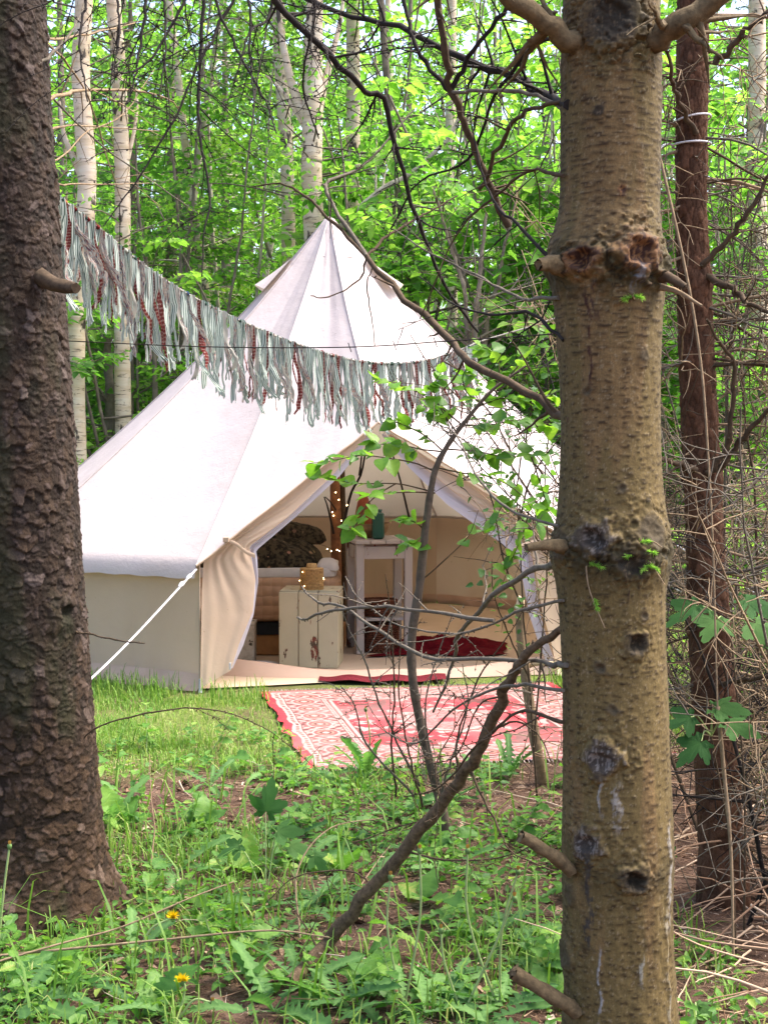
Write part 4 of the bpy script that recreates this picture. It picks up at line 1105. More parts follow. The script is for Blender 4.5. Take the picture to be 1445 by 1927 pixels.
R([(900, -300), (700, -160), (600, -60), (590, 40), (570, 160), (600, 260)], 3.6, 4.0, .006, .002, 'twig_dark', side=10, slen=.25, knob=.022, n=30)
R([(1060, 60), (1000, 90), (930, 180), (880, 300), (790, 340), (735, 430)], 3.45, 4.2, .006, .002, 'twig_dark', side=9, slen=.22, knob=.028, n=26)
R([(1060, 330), (1000, 320), (930, 370), (860, 440), (790, 600)], 3.45, 4.0, .005, .0015, 'twig_brown', side=8, slen=.2, n=22)
R([(1050, 500), (980, 430), (930, 380), (900, 300), (870, 120)], 3.45, 3.9, .005, .0015, 'twig_dark', side=8, slen=.2, n=22)
R([(1050, 560), (980, 560), (900, 520), (800, 470), (740, 430)], 3.45, 4.2, .005, .0015, 'twig_grey', side=7, slen=.2, n=22)
R([(1060, 640), (1000, 590), (930, 590), (860, 575), (790, 520)], 3.45, 4.0, .005, .0015, 'twig_dark', side=6, slen=.2, n=22)
R([(1065, 1060), (1040, 1066), (1000, 1074), (930, 1118), (885, 1165), (862, 1200), (850, 1260), (815, 1340)], 3.45, 4.5, .010, .004, 'twig_grey', side=6, slen=.22, knob=.03, n=24)
R([(1065, 1252), (1040, 1250), (1000, 1246), (900, 1242), (800, 1236), (740, 1205), (690, 1172), (640, 1140), (600, 1135), (568, 1104)], 3.45, 4.4, .007, .003, 'twig_grey', side=7, slen=.22, knob=.03, n=30)
R([(930, 1168), (820, 1152), (700, 1142), (620, 1150), (575, 1165), (560, 1162)], 3.7, 4.5, .0055, .003, 'twig_grey', side=5, slen=.2, knob=.03, n=24)
R([(1060, 1130), (980, 1150), (880, 1190), (760, 1180), (680, 1130), (650, 1085)], 3.45, 4.4, .004, .0015, 'twig_grey', side=7, slen=.22, knob=.026, n=24)
R([(1060, 1300), (960, 1290), (860, 1330), (780, 1400), (700, 1360)], 3.45, 4.3, .005, .0015, 'twig_grey', side=9, slen=.25, knob=.026, n=24)
R([(1060, 1360), (980, 1340), (900, 1400), (830, 1480), (760, 1500)], 3.45, 4.0, .005, .0015, 'twig_brown', side=8, slen=.25, knob=.026, n=24)
R([(1050, 990), (960, 960), (900, 900), (860, 820), (830, 800)], 3.45, 4.1, .004, .0015, 'twig_grey', side=6, slen=.2, n=20)
# limbs and stubs
R([(1090, 90), (1050, 62), (1000, 25), (930, -40), (860, -140)], 3.45, 3.3, .026, .019, 'twig_olive', side=5, slen=.3, n=14, sides=12)
R([(1215, 90), (1245, 62), (1290, 35), (1350, -5), (1450, -90)], 3.45, 3.3, .030, .020, 'twig_olive', side=5, slen=.3, n=14, sides=12)
for pts, r0, r1, m in (([(1075, 1640), (1050, 1618), (1020, 1598), (980, 1574)], .017, .014, 'twig_olive'), ([(1085, 1905), (1055, 1885), (1010, 1858), (965, 1830)], .018, .015, 'twig_olive'), ([(1060, 500), (1035, 497), (1012, 498)], .026, .012, 'twig_olive'),
                       ([(1065, 1030), (1035, 1026), (990, 1030)], .018, .008, 'twig_olive'), ([(1235, 520), (1260, 522), (1290, 540)], .016, .007, 'twig_brown'), ([(1240, 540), (1275, 548), (1320, 575)], .008, .003, 'twig_tan')):
    mb = MB(); pth = pxpath(pts, 3.42 if pts[0][0] not in (1190, 1096) else 3.44, 3.36 if pts[0][0] not in (1190, 1096) else 3.372, 8); tube(mb, pth, np.linspace(r0, r1, 8), 12, rough=.38); mb.V[1] = mb.V[1] + RNG.normal(0, r1 * .25, mb.V[1].shape); part(mb, 'branch_stub', m, rt_, RO)
# left tree: pale dead branches and hanging larch-like twigs
Lb = lambda *a, **k: branch(lt, LO, *a, **k)
for pts, d1, r0, m in (([(60, 190), (110, 180), (150, 170), (230, 168), (310, 182), (345, 215)], 5.4, .008, 'twig_tan'), ([(60, 82), (110, 72), (180, 60), (260, 40)], 5.2, .006, 'twig_tan'), ([(70, 250), (110, 238), (160, 235), (300, 246)], 5.4, .005, 'twig_tan'),
                       ([(80, 348), (115, 346), (200, 346), (280, 344)], 5.4, .004, 'twig_tan'), ([(60, 60), (110, 100), (160, 170), (200, 290), (230, 380)], 5.3, .0045, 'twig_tan'), ([(70, 150), (115, 200), (200, 280), (300, 350), (370, 400)], 5.6, .004, 'twig_grey'),
                       ([(60, 300), (110, 300), (160, 250), (230, 215), (290, 130)], 5.2, .0035, 'twig_tan'), ([(70, 120), (120, 80), (150, 30), (165, -30)], 4.9, .006, 'twig_grey')):
    Lb(pts, 4.5, d1, r0, .0015, m, side=4, slen=.22)
Lb([(140, 1190), (165, 1193), (220, 1205), (272, 1211)], 4.5, 4.35, .0035, .002, 'twig_brown', side=0, knob=.018)
Lb([(150, 1400), (180, 1370), (250, 1348), (340, 1333), (420, 1340), (480, 1362), (520, 1385), (600, 1450)], 4.5, 4.4, .003, .001, 'twig_brown', side=2, knob=.018, n=26)
mb = MB(); tube(mb, pxpath([(75, 520), (105, 535), (130, 540), (143, 541)], 4.45, 4.33, 8), np.linspace(.026, .015, 8), 12, rough=.3); part(mb, 'branch_stub', 'twig_brown', lt, LO)
for pts in ([(60, -200), (250, -180), (375, -60), (377, 100), (374, 200), (378, 265), (395, 380), (384, 430), (380, 520)], [(60, -260), (260, -260), (440, -60), (410, 50), (378, 110), (330, 220), (270, 320), (195, 425)], [(60, -200), (300, -200), (455, -40), (470, 100), (478, 190)],
            [(60, -240), (240, -200), (300, -40), (312, 80), (300, 180)], [(60, -220), (180, -160), (215, -40), (225, 60), (210, 140)], [(60, -200), (200, -180), (345, -50), (310, 70), (260, 130), (215, 135)], [(60, -260), (420, -240), (400, -40), (440, 80), (500, 190), (520, 250)], [(60, -260), (480, -240), (520, -80), (505, 30), (470, 60), (440, 160)],
            [(60, -160), (130, -120), (160, -20), (150, 80), (165, 190)], [(60, -160), (200, -150), (270, -20), (262, 90), (250, 160), (235, 200)]):
    Lb(pts, 4.5, 4.1, .007, .0018, 'twig_dark', side=11, slen=.42, depth=0, knob=.024, n=40, droop=.16)
# reddish tree: a thicket of thin dead branches
random.seed(23)
for i in range(95):
    z0 = random.uniform(.15, 2.8); cx = np.interp(z0, ST[0], ST[1]); a = random.choice([random.uniform(-.6, .9), random.uniform(-.6, .9), math.pi + random.uniform(-.5, .5)])
    if a > 2 and z0 < .6: a = random.uniform(-.5, .8)
    p = np.array([cx, DS, z0]); d = np.array([math.cos(a), -.25 + .9 * math.sin(a), random.uniform(-.25, .45)])
    mb = MB(); L = random.uniform(.35, .95) if a < 2 else random.uniform(.2, .45)
    path = wander(p, d, L, 12, .3, .12); twiggy(mb, path, random.uniform(.003, .0065), .0016, 9, .34, 1, 5, 0, .35, .08, .7, .0019)
    part(mb, 'branch', random.choice(['twig_grey', 'twig_tan', 'twig_tan', 'twig_brown']), st_, SO)
S = lambda *a, **k: branch(st_, SO, *a, **k)
S([(1330, 520), (1375, 545), (1420, 575), (1480, 600)], 4.65, 4.4, .012, .006, 'twig_brown', side=5)
S([(1320, 500), (1370, 450), (1420, 380), (1470, 290)], 4.65, 4.5, .011, .005, 'twig_brown', side=5)
S([(1330, 890), (1362, 850), (1372, 790), (1382, 690), (1350, 640), (1330, 600)], 4.63, 4.45, .010, .004, 'twig_brown', side=4)
S([(1350, 885), (1400, 820), (1460, 760)], 4.65, 4.5, .011, .006, 'twig_brown', side=4)
S([(1310, 885), (1270, 870), (1240, 862), (1200, 850)], 4.6, 4.45, .010, .004, 'twig_brown', side=3)
S([(1310, 250), (1270, 170), (1262, 120), (1240, 60)], 4.65, 4.4, .009, .004, 'twig_brown', side=3)
S([(1345, 120), (1400, 60), (1460, 10)], 4.65, 4.5, .011, .006, 'twig_brown', side=4)
S([(1340, 1290), (1400, 1280), (1470, 1270)], 4.65, 4.5, .010, .006, 'twig_brown', side=4)

def thicket(x, y, n, hmin, hmax, label):
    t = thing('dead_thicket', label, 'thicket', (x, y, 0), 0, 'bare thickets beside the reddish trunk'); o = np.array([x, y, 0.0])
    for i in range(n):
        a = random.uniform(0, 6.28); mb = MB(); p0 = o + [random.gauss(0, .12), random.gauss(0, .12), -.02]
        path = wander(p0, (math.cos(a) * .45, math.sin(a) * .45, 1), random.uniform(hmin, hmax), 16, .22, .02)
        twiggy(mb, path, random.uniform(.004, .009), .002, 20, .48, 1, 5, 0, .3, .05, .7, .0022); part(mb, 'branch', random.choice(['twig_grey', 'twig_tan', 'twig_brown', 'twig_dark']), t, o)
    return t
random.seed(77)
thicket(1.30, 5.35, 8, 1.2, 2.9, 'dense bare thicket of grey twigs directly behind the reddish trunk')
thicket(1.62, 5.95, 9, 1.4, 3.2, 'bare twig thicket with tall leaning stems past the reddish trunk')
thicket(1.58, 6.7, 8, 1.2, 3.0, 'bare thicket between the reddish trunk and the tent wall')
thicket(1.22, 4.45, 6, .8, 1.9, 'low bare thicket in front of the reddish trunk')
# ------------------------------------------------------------------ background wood
leaf_mat('leaf_bright', [(.0, (.055, .155, .022)), (.35, (.10, .245, .034)), (.7, (.155, .325, .046)), (1.0, (.235, .40, .07))], .58, (1.75, 1.85, 1.15))
leaf_mat('leaf_mid', [(.0, (.03, .085, .014)), (.5, (.085, .18, .028)), (1.0, (.15, .26, .045))], .52, (1.7, 1.75, .9))
leaf_mat('leaf_fir', [(.0, (.018, .06, .016)), (.5, (.04, .105, .025)), (1.0, (.075, .15, .03))], .3)
m, nt, b = mat('bark_birch', .7, .25)
v = texco(nt)
band = ntex(nt, texco(nt, 'Object', (2.2, 2.2, 17)), 2.4, 5, .7); big = ntex(nt, texco(nt, 'Object', (3, 3, 1.6)), 2.2, 4, .65)
c = ramp(nt, ntex(nt, texco(nt, 'Object', (1, 1, 5)), 3, 4), [(.3, (.46, .345, .23)), (.5, (.58, .46, .34)), (.7, (.62, .54, .44))])
c = mixc(nt, ramp(nt, band, [(.575, (0, 0, 0)), (.625, (1, 1, 1))]), c, (.16, .12, .09))
c = mixc(nt, ramp(nt, big, [(.605, (0, 0, 0)), (.65, (1, 1, 1))]), c, (.07, .055, .045))
setc(nt, b, c); bump(nt, b, band, .4, .01)
simple('bark_grey', (.16, .13, .10), .85, .2, .4, 12, .5, .01)
simple('bark_pale', (.42, .36, .28), .85, .2, .35, 14, .4, .01)

def broadleaf(seed, H, z0, R, nspray, leaf=.085, mats=('bark_grey', 'leaf_bright'), stems=1, rt=.055, droop=.10, nlat=9, lper=7):
    """returns (trunk mesh, crown mesh)"""
    rg = random.Random(seed); tm, cm = MB(), MB()
    paths = []
    for s in range(stems):
        a = rg.uniform(0, 6.28); d0 = np.array([math.cos(a), math.sin(a), 0]) * (0 if stems == 1 else .35)
        p = wander(d0 * .15 + np.array([0, 0, -.1]), d0 * .6 + np.array([0, 0, 1.0]), H * (1 if s == 0 else rg.uniform(.7, 1)), 12, .12, -.05, rg)
        tube(tm, p, np.linspace(rt * (1 if stems == 1 else .6), .008, 12), 7, rough=.1); paths.append(p)
    for k in range(nspray):
        p = rg.choice(paths); f = (rg.random() ** .85); f = z0 / H + (1 - z0 / H) * f
        i = min(int(f * 11), 10); st = p[i] + (p[i + 1] - p[i]) * (f * 11 - i)
        a = rg.uniform(0, 6.28); up = rg.uniform(-.05, .55)
        L = R * rg.uniform(.55, 1.1) * (1.15 - .75 * f)
        sp = wander(st, (math.cos(a), math.sin(a), up), L, 8, .16, droop, rg)
        tube(tm, sp, np.linspace(.016 * (1.2 - f), .003, 8), 4, cap=False)
        hor = np.array([0, 0, 1.0]) + np.array([rg.gauss(0, .25), rg.gauss(0, .25), 0])
        tb = rg.uniform(.1, .9)
        for j in range(nlat):
            g = .22 + .78 * (j + rg.random()) / nlat; i = min(int(g * 7), 6); q = sp[i] + (sp[i + 1] - sp[i]) * (g * 7 - i); tn = norm(sp[i + 1] - sp[i])
            sd = np.cross(tn, hor); sd = sd / np.linalg.norm(sd) * (1 if j % 2 else -1)
            ld = norm(tn * .75 + sd * .8 + np.array([0, 0, rg.gauss(-.05, .12)])); LL = L * .42 * rg.uniform(.5, 1.1) * (1.1 - .6 * g) + .08
            lat = wander(q, ld, LL, 4, .15, .12, rg)
            tube(cm, lat, [.003, .0025, .002, .001], 3, cap=False, mi=1)
            n = max(3, int(lper * LL / .3)); u = (np.arange(n) + RNG.random(n)) / n
            C = np.stack([np.interp(u * 3, [0, 1, 2, 3], lat[:, c]) for c in range(3)], -1) + RNG.normal(0, .012, (n, 3))
            side = np.cross(ld, hor) * np.where(np.arange(n) % 2, 1, -1)[:, None]
            D = ld * .6 + side * .9 + RNG.normal(0, .3, (n, 3)) - [0, 0, .25]
            N = hor + RNG.normal(0, .38, (n, 3))
            sz = leaf * RNG.uniform(.65, 1.2, n)
            leaves(cm, C, D, N, sz, sz * .68, np.clip(tb + RNG.normal(0, .2, n), 0, 1))
    return tm.mesh('trunk', MATS[mats[0]]), cm.mesh('crown', [MATS[mats[1]], MATS[mats[0]]])
def conifer(seed, H, R, n=90):
    rg = random.Random(seed); tm, cm = MB(), MB()
    tube(tm, np.array([[0, 0, -.1], [.03, 0, H * .5], [0, .02, H]]), [.10, .06, .01], 8)
    for k in range(n):
        f = .06 + .93 * k / n; a = k * 2.4 + rg.random(); L = R * (1.05 - f) * rg.uniform(.7, 1.1) + .1
        sp = wander((0, 0, H * f), (math.cos(a), math.sin(a), .12), L, 7, .1, .16, rg)
        tube(tm, sp, np.linspace(.012, .002, 7), 3, cap=False)
        for j in range(8):
            g = .15 + .85 * (j + rg.random()) / 8; i = min(int(g * 6), 5); q = sp[i] + (sp[i + 1] - sp[i]) * (g * 6 - i); tn = norm(sp[i + 1] - sp[i])
            sd = norm(np.cross(tn, [0, 0, 1])) * (1 if j % 2 else -1); ld = norm(tn * .8 + sd * .7 + np.array([0, 0, -.25])); LL = L * .4 * (1.1 - .6 * g) + .06
            m_ = int(LL / .010); u = RNG.random(m_); C = q + ld * (u * LL)[:, None] - [0, 0, 1] * (.12 * (u * LL) ** 2)[:, None]
            needles(cm, C, ld * .7 + RNG.normal(0, .55, (m_, 3)), .045, .005, np.clip(.5 + RNG.normal(0, .25, m_), 0, 1))
    return tm.mesh('trunk', MATS['bark_grey']), cm.mesh('crown', MATS['leaf_fir'])
random.seed(5)
TREES = [broadleaf(100 + i, H, z0, R_, ns, lf, mt, st, rtr) for i, (H, z0, R_, ns, lf, mt, st, rtr) in enumerate([
    (7.5, 1.0, 2.0, 62, .095, ('bark_grey', 'leaf_bright'), 1, .06), (8.5, 1.4, 2.2, 66, .085, ('bark_grey', 'leaf_bright'), 1, .07), (6.0, .5, 1.9, 56, .10, ('bark_grey', 'leaf_bright'), 3, .06), (9.0, 2.0, 2.0, 62, .08, ('bark_pale', 'leaf_mid'), 1, .075)])]
SHRUBS = [broadleaf(200 + i, H, z0, R_, ns, lf, mt, 5, .035, .12) for i, (H, z0, R_, ns, lf, mt) in enumerate([
    (2.6, .2, 1.2, 44, .075, ('bark_grey', 'leaf_bright')), (3.4, .3, 1.3, 50, .085, ('bark_grey', 'leaf_bright')), (2.0, .1, 1.1, 40, .06, ('bark_pale', 'leaf_mid'))])]
LIMES = [broadleaf(400 + i, 5.0, 1.3, 1.5, 60, .125, ('bark_grey', 'leaf_bright'), 4, .045, .13, 8, 5) for i in range(2)]
FIRS = [conifer(300, 7.0, 1.7), conifer(301, 9.0, 2.0)]
def plant(name, pair, x, y, rz, s, label, cat, group):
    t = thing(name, label, cat, (x, y, float(gz(x, y))), rz, group); t.scale = (s, s, s)
    link('trunk', pair[0], t); link('crown', pair[1], t); return t
random.seed(31)
LB = ['slender tree with bright fresh green leaves growing behind the tent', 'tall leafy tree with layered bright leaves behind the tent', 'several stemmed leafy tree with large bright leaves behind the tent', 'taller wood tree with smaller mid green leaves behind the tent']
rows = [(14.9, 2.5), (16.8, 2.5), (19.0, 2.5), (21.5, 2.5), (25, 2.9), (30, 3.4)]
SKIP = []
for (d, sp) in rows:
    hw = .275 * d + 1.2; x = -hw + random.uniform(0, sp)
    while x < hw:
        y = d + random.uniform(-.7, .7); k = random.choice([0, 1, 2, 3, 0, 2])
        plant('broadleaf_tree', TREES[k], x, y, random.uniform(0, 6.28), random.uniform(.85, 1.2), LB[k], 'tree', 'leafy trees behind the tent')
        x += sp * random.uniform(.75, 1.25)
LS = ['low many stemmed shrub with bright leaves filling the wood edge', 'head high bushy shrub with bright layered leaves at the wood edge', 'small dense shrub with tiny mid green leaves at the wood edge']
for d, sp in ((14.3, 1.1), (15.4, 1.3), (17.2, 1.6), (20, 2.2)):
    hw = .27 * d + .8; x = -hw + random.uniform(0, sp)
    while x < hw:
        k = random.choice([0, 1, 1, 2]); plant('shrub', SHRUBS[k], x, d + random.uniform(-.3, .5), random.uniform(0, 6.28), random.uniform(.85, 1.25), LS[k], 'shrub', 'shrubs at the wood edge')
        x += sp * random.uniform(.7, 1.3)
for i, (x, y, k, s) in enumerate(((3.6, 10.2, 1, .9), (3.1, 8.2, 0, .8), (-4.0, 10.0, 0, .9), (3.3, 12.9, 1, 1.0), (-3.6, 12.9, 1, .9), (2.25, 7.5, 2, .62), (2.5, 6.6, 2, .7), (2.0, 5.7, 2, .45), (2.35, 8.1, 0, .8), (2.1, 7.0, 0, .55))):
    plant('shrub', SHRUBS[k], x, y, x * 3, s, ['tall bright shrub by the tent wall past the tan trunk', 'low bright shrub between the tent wall and the reddish trunk', 'low bright shrub by the tent wall past the scaly trunk', 'tall bright shrub behind the tent past the tan trunk', 'tall bright shrub behind the tent past the scaly trunk', 'small dense shrub behind the bare thicket, nearer the tent wall', 'small dense shrub behind the bare thicket, farther from the tent wall', 'tiny dense shrub directly beside the bare thicket', 'bright bushy shrub between the bare thicket and the tent wall', 'small bright shrub showing through the bare thicket'][i], 'shrub', 'shrubs beside the tent')
for i, (px, d, k, s) in enumerate(((250, 16.5, 0, 1), (330, 19, 1, 1), (120, 21, 1, 1.1), (430, 24, 1, 1.15), (1400, 20, 0, 1.1))):
    x = P(px, 810, d)[0]; plant('conifer', FIRS[k], x, d, px, s, ['young dark green fir with drooping sprays among the birches', 'tall dark green fir standing deep in the wood'][k], 'tree', 'firs in the wood')

for i, (px, d, s) in enumerate(((720, 14.4, .85), (815, 14.3, .95), (905, 14.5, 1.05), (1000, 14.3, 1.1), (1090, 14.2, 1.0), (560, 14.7, .8), (1330, 13.2, 1.0))):
    x = P(px, 810, d)[0]; plant('lime_tree', LIMES[i % 2], x, d, px * .7, s, ['young lime with large bright leaves just past the tent peak', 'young lime with large leaves, second from the tent peak on the tan trunk side', 'young lime with large leaves, third from the tent peak on the tan trunk side', 'young lime with large bright leaves rising over the tent slope near the tan trunk', 'young lime with large leaves mostly hidden behind the tan trunk', 'young lime with large leaves between the forked birch and the tent peak', 'young lime with large leaves past the slim reddish trunk'][i], 'tree', 'young limes close behind the tent')
# birches, traced one by one
def birch(pts, d, w, label, forks=(), lean=0.0):
    base = [P(x, y, d) for x, y in pts]
    lo = base[-1]; dirn = norm(base[-2] - base[-1]); foot = lo - dirn * (lo[2] / max(dirn[2], .5)); foot[2] = -.1
    hi = base[0]; up = norm(base[0] - base[1] + np.array([0, 0, .2])); top = hi + up * 3.5
    path = resample([top] + base + [foot], 40)[::-1]
    t = thing('birch_tree', label, 'tree', (foot[0], foot[1], 0), 0, 'birches behind the tent'); off = np.array([foot[0], foot[1], 0])
    r = w / (FPX / d) / 2; zr = np.interp(path[:, 2], [0, hi[2], hi[2] + 3.5], [r * 1.12, r * .92, r * .35])
    mb = MB(); tube(mb, path, zr, 14, rough=.05)
    part(mb, 'trunk', 'bark_birch', t, off)
    rg = random.Random(int(w * 7 + d))
    for pf, rf in forks:
        mb = MB(); q = resample([P(x, y, d + .05 * i) for i, (x, y) in enumerate(pf)], 14); tube(mb, q, np.linspace(rf / (FPX / d) / 2, .012, 14), 9); part(mb, 'limb', 'bark_birch', t, off)
    cm = MB()
    for k in range(16):
        f = rg.uniform(.35, 1); p = path[int(f * 39)]; a = rg.uniform(0, 6.28)
        sp = wander(p, (math.cos(a), math.sin(a), rg.uniform(.1, .8)), rg.uniform(.8, 1.9), 9, .18, .16, rg); tube(cm, sp, np.linspace(.010, .002, 9), 4, cap=False, mi=1)
        n = 55; ii = RNG.integers(2, 8, n); C = sp[ii] + (sp[np.minimum(ii + 1, 8)] - sp[ii]) * RNG.random(n)[:, None] + RNG.normal(0, .10, (n, 3)) - [0, 0, .05]
        leaves(cm, C, RNG.normal(0, .5, (n, 3)) - [0, 0, .4], RNG.normal(0, .6, (n, 3)) + [0, 0, .6], .055, .042, np.clip(.55 + RNG.normal(0, .25, n), 0, 1))
    part(cm, 'crown', [MATS['leaf_bright'], MATS['twig_grey']], t, off)
birch([(160, -40), (152, 120), (158, 240), (164, 330), (160, 420), (146, 560), (141, 700), (144, 840)], 13.6, 35, 'stout cream birch showing just past the thick scaly trunk', [([(162, 350), (140, 300), (120, 250), (112, 190)], 16)])
birch([(212, -20), (220, 80), (226, 200), (230, 330), (231, 460), (230, 620), (232, 790)], 13.9, 29, 'straight pale birch with dark patches behind the strung garland', [([(236, 320), (255, 230), (258, 160)], 9)])
birch([(322, 30), (338, 170), (352, 300), (366, 400), (380, 500), (392, 590)], 16, 15, 'thin leaning birch above the dip of the garland')
birch([(588, 235), (586, 300), (588, 380), (592, 450)], 14.5, 42, 'thick forked birch directly behind the tent peak', [([(588, 240), (560, 190), (540, 120), (525, 30), (520, -60)], 24), ([(592, 240), (605, 180), (620, 120), (640, 40), (650, -40)], 20), ([(585, 260), (560, 215), (530, 170), (500, 140)], 12)])
birch([(524, 20), (528, 120), (536, 240), (542, 360), (543, 480)], 15.5, 26, 'slim pale birch beside the forked birch')
birch([(664, 40), (665, 160), (664, 260), (667, 400)], 16, 28, 'upright pale birch rising beyond the tent peak')
birch([(850, 60), (848, 200), (846, 320), (848, 420)], 21, 20, 'distant faint birch among bright leaves over the tent slope')
birch([(1424, 20), (1425, 120), (1424, 260), (1426, 420)], 15, 34, 'pinkish birch beyond the slim reddish trunk')
birch([(735, 180), (738, 260), (742, 380)], 22, 16, 'narrow far birch seen through the bare hanging twigs')
# bare grey stems behind the tent
def stem(name, pts, d, w, label, m='bark_grey', side=10):
    path = resample([P(x, y, d) for x, y in pts], 24); o = np.array([path[0][0], path[0][1], 0])
    if path[0][2] > .1: path = np.vstack([[path[0][0], path[0][1], -.05], path])
    mb = MB(); r = w / (FPX / d) / 2; twiggy(mb, path, r, r * .35, side, .7, 1, 7, 0, .2, .03, .55)
    ob = part(mb, name, m, None, o); ob.location = o; return tag(ob, label, 'tree', 'bare stems in the wood')
stem('bare_stem', [(895, 760), (893, 640), (898, 560), (905, 490), (915, 400)], 12.9, 16, 'dark bare stem forking above the tent slope')
stem('bare_stem', [(900, 760), (880, 620), (872, 540), (850, 470), (830, 400)], 13.0, 12, 'dark bare stem leaning over the tent slope')
stem('bare_stem', [(905, 760), (915, 600), (935, 540), (948, 470), (970, 380)], 13.1, 12, 'dark bare stem leaning away from the tent slope')
stem('bare_stem', [(292, 800), (290, 650), (278, 520), (262, 400), (255, 260)], 14.2, 11, 'dark bare stem under the strung garland')
stem('bare_stem', [(205, 860), (208, 740), (200, 640), (192, 540), (180, 420)], 14.6, 22, 'grey bare stem between the two stout birches')
stem('bare_stem', [(600, 470), (700, 370), (780, 320), (850, 250), (870, 180)], 14.2, 13, 'pale fallen stem slanting up behind the tent peak', 'bark_pale', 6)
for i, (px, d, tilt, w) in enumerate(((330, 15, 30, 9), (420, 17, -20, 10), (470, 15.5, 25, 8), (700, 15, 40, 9), (760, 18, -30, 10), (960, 15, -30, 9), (1010, 17, 20, 10), (800, 14.8, 50, 8), (1300, 15, -30, 10), (1390, 14, 35, 9), (130, 18, 10, 9), (410, 14.6, 45, 7))):
    stem('bare_stem', [(px, 860), (px + tilt * .3, 640), (px + tilt, 420), (px + tilt * 1.5, 200), (px + tilt * 2.4, -40)], d, w, 'thin bare grey stem standing among the leafy trees', random.choice(['bark_grey', 'bark_pale']), 14)

# the far wood that reads as one mass
fw = MB(); n = 40000
rr = RNG.uniform(34, 60, n); an = RNG.uniform(-.62, .62, n); X = rr * np.sin(an); Y = rr * np.cos(an)
clx, cly = np.floor(X / 2.6), np.floor(Y / 2.6); Hh = 9 + 8 * hsh(clx, cly, 3)
Z = RNG.random(n) ** .9 * Hh; C = np.stack([X, Y, Z], -1) + RNG.normal(0, .3, (n, 3))
sz = RNG.uniform(.25, .5, n)
leaves(fw, C, RNG.normal(0, 1, (n, 3)), RNG.normal(0, .6, (n, 3)) + [0, 0, .9], sz, sz * .75, np.clip(.4 + .5 * hsh(clx, cly, np.floor(Z / 1.6)) + RNG.normal(0, .14, n), 0, 1), mi=0)
for i in range(110):
    r_ = random.uniform(33, 58); a_ = random.uniform(-.6, .6); x, y = r_ * math.sin(a_), r_ * math.cos(a_)
    tube(fw, np.array([[x, y, -.3], [x + random.gauss(0, .3), y, 6], [x + random.gauss(0, .5), y, 13]]), [.14, .1, .04], 6, mi=1)
tag(fw.build('far_wood', [MATS['leaf_bright'], MATS['bark_grey']]), 'mass of bright green woodland far behind the tent', 'woodland', kind='stuff')
# ------------------------------------------------------------------ rag garland
def strip_mat(name, kind):
    m, nt, b = mat(name, .95, .05)
    uv = nt.nodes.new('ShaderNodeUVMap'); uv.uv_map = 'UVMap'
    mp = nt.nodes.new('ShaderNodeMapping'); nt.links.new(uv.outputs[0], mp.inputs[0])
    oi = nt.nodes.new('ShaderNodeObjectInfo'); cmb = nt.nodes.new('ShaderNodeCombineXYZ')
    mu = nt.nodes.new('ShaderNodeMath'); mu.operation = 'MULTIPLY'; nt.links.new(oi.outputs['Random'], mu.inputs[0]); mu.inputs[1].default_value = 17.3
    nt.links.new(mu.outputs[0], cmb.inputs[1]); nt.links.new(cmb.outputs[0], mp.inputs['Location'])
    v = mp.outputs[0]
    if kind == 'stripe':
        w = nt.nodes.new('ShaderNodeTexWave'); w.inputs['Scale'].default_value = .16; w.inputs['Distortion'].default_value = 1.0; nt.links.new(v, w.inputs['Vector'])
        c = ramp(nt, w.outputs['Fac'], [(.16, (.045, .08, .06)), (.28, (.38, .45, .39)), (.75, (.50, .54, .48))])
    elif kind == 'red':
        mp.inputs['Scale'].default_value = (3, 26, 1); vo = nt.nodes.new('ShaderNodeTexVoronoi'); vo.inputs['Scale'].default_value = .9; vo.inputs['Randomness'].default_value = .35; nt.links.new(v, vo.inputs['Vector'])
        c = ramp(nt, vo.outputs['Distance'], [(.30, (.115, .014, .014)), (.55, (.16, .03, .025)), (.62, (.42, .34, .29))])
    elif kind == 'patch':
        mp.inputs['Scale'].default_value = (1.2, 7, 1); n = ntex(nt, v, 1.6, 3, .5); n2 = ntex(nt, v, 3.1, 2)
        c = mixc(nt, ramp(nt, n, [(.50, (0, 0, 0)), (.53, (1, 1, 1))]), (.40, .39, .34), ramp(nt, n2, [(.36, (.012, .022, .07)), (.5, (.03, .06, .11)), (.56, (.42, .12, .03)), (.68, (.25, .03, .03))]))
    else:
        c = ramp(nt, ntex(nt, v, 6), [(.3, (.30, .285, .24)), (.7, (.44, .41, .36))])
    setc(nt, b, c); translucent(nt, b, c, .25)
    return m
for nme, k in (('rag_stripe', 'stripe'), ('rag_red', 'red'), ('rag_patch', 'patch'), ('rag_cream', 'cream')): strip_mat(nme, k)
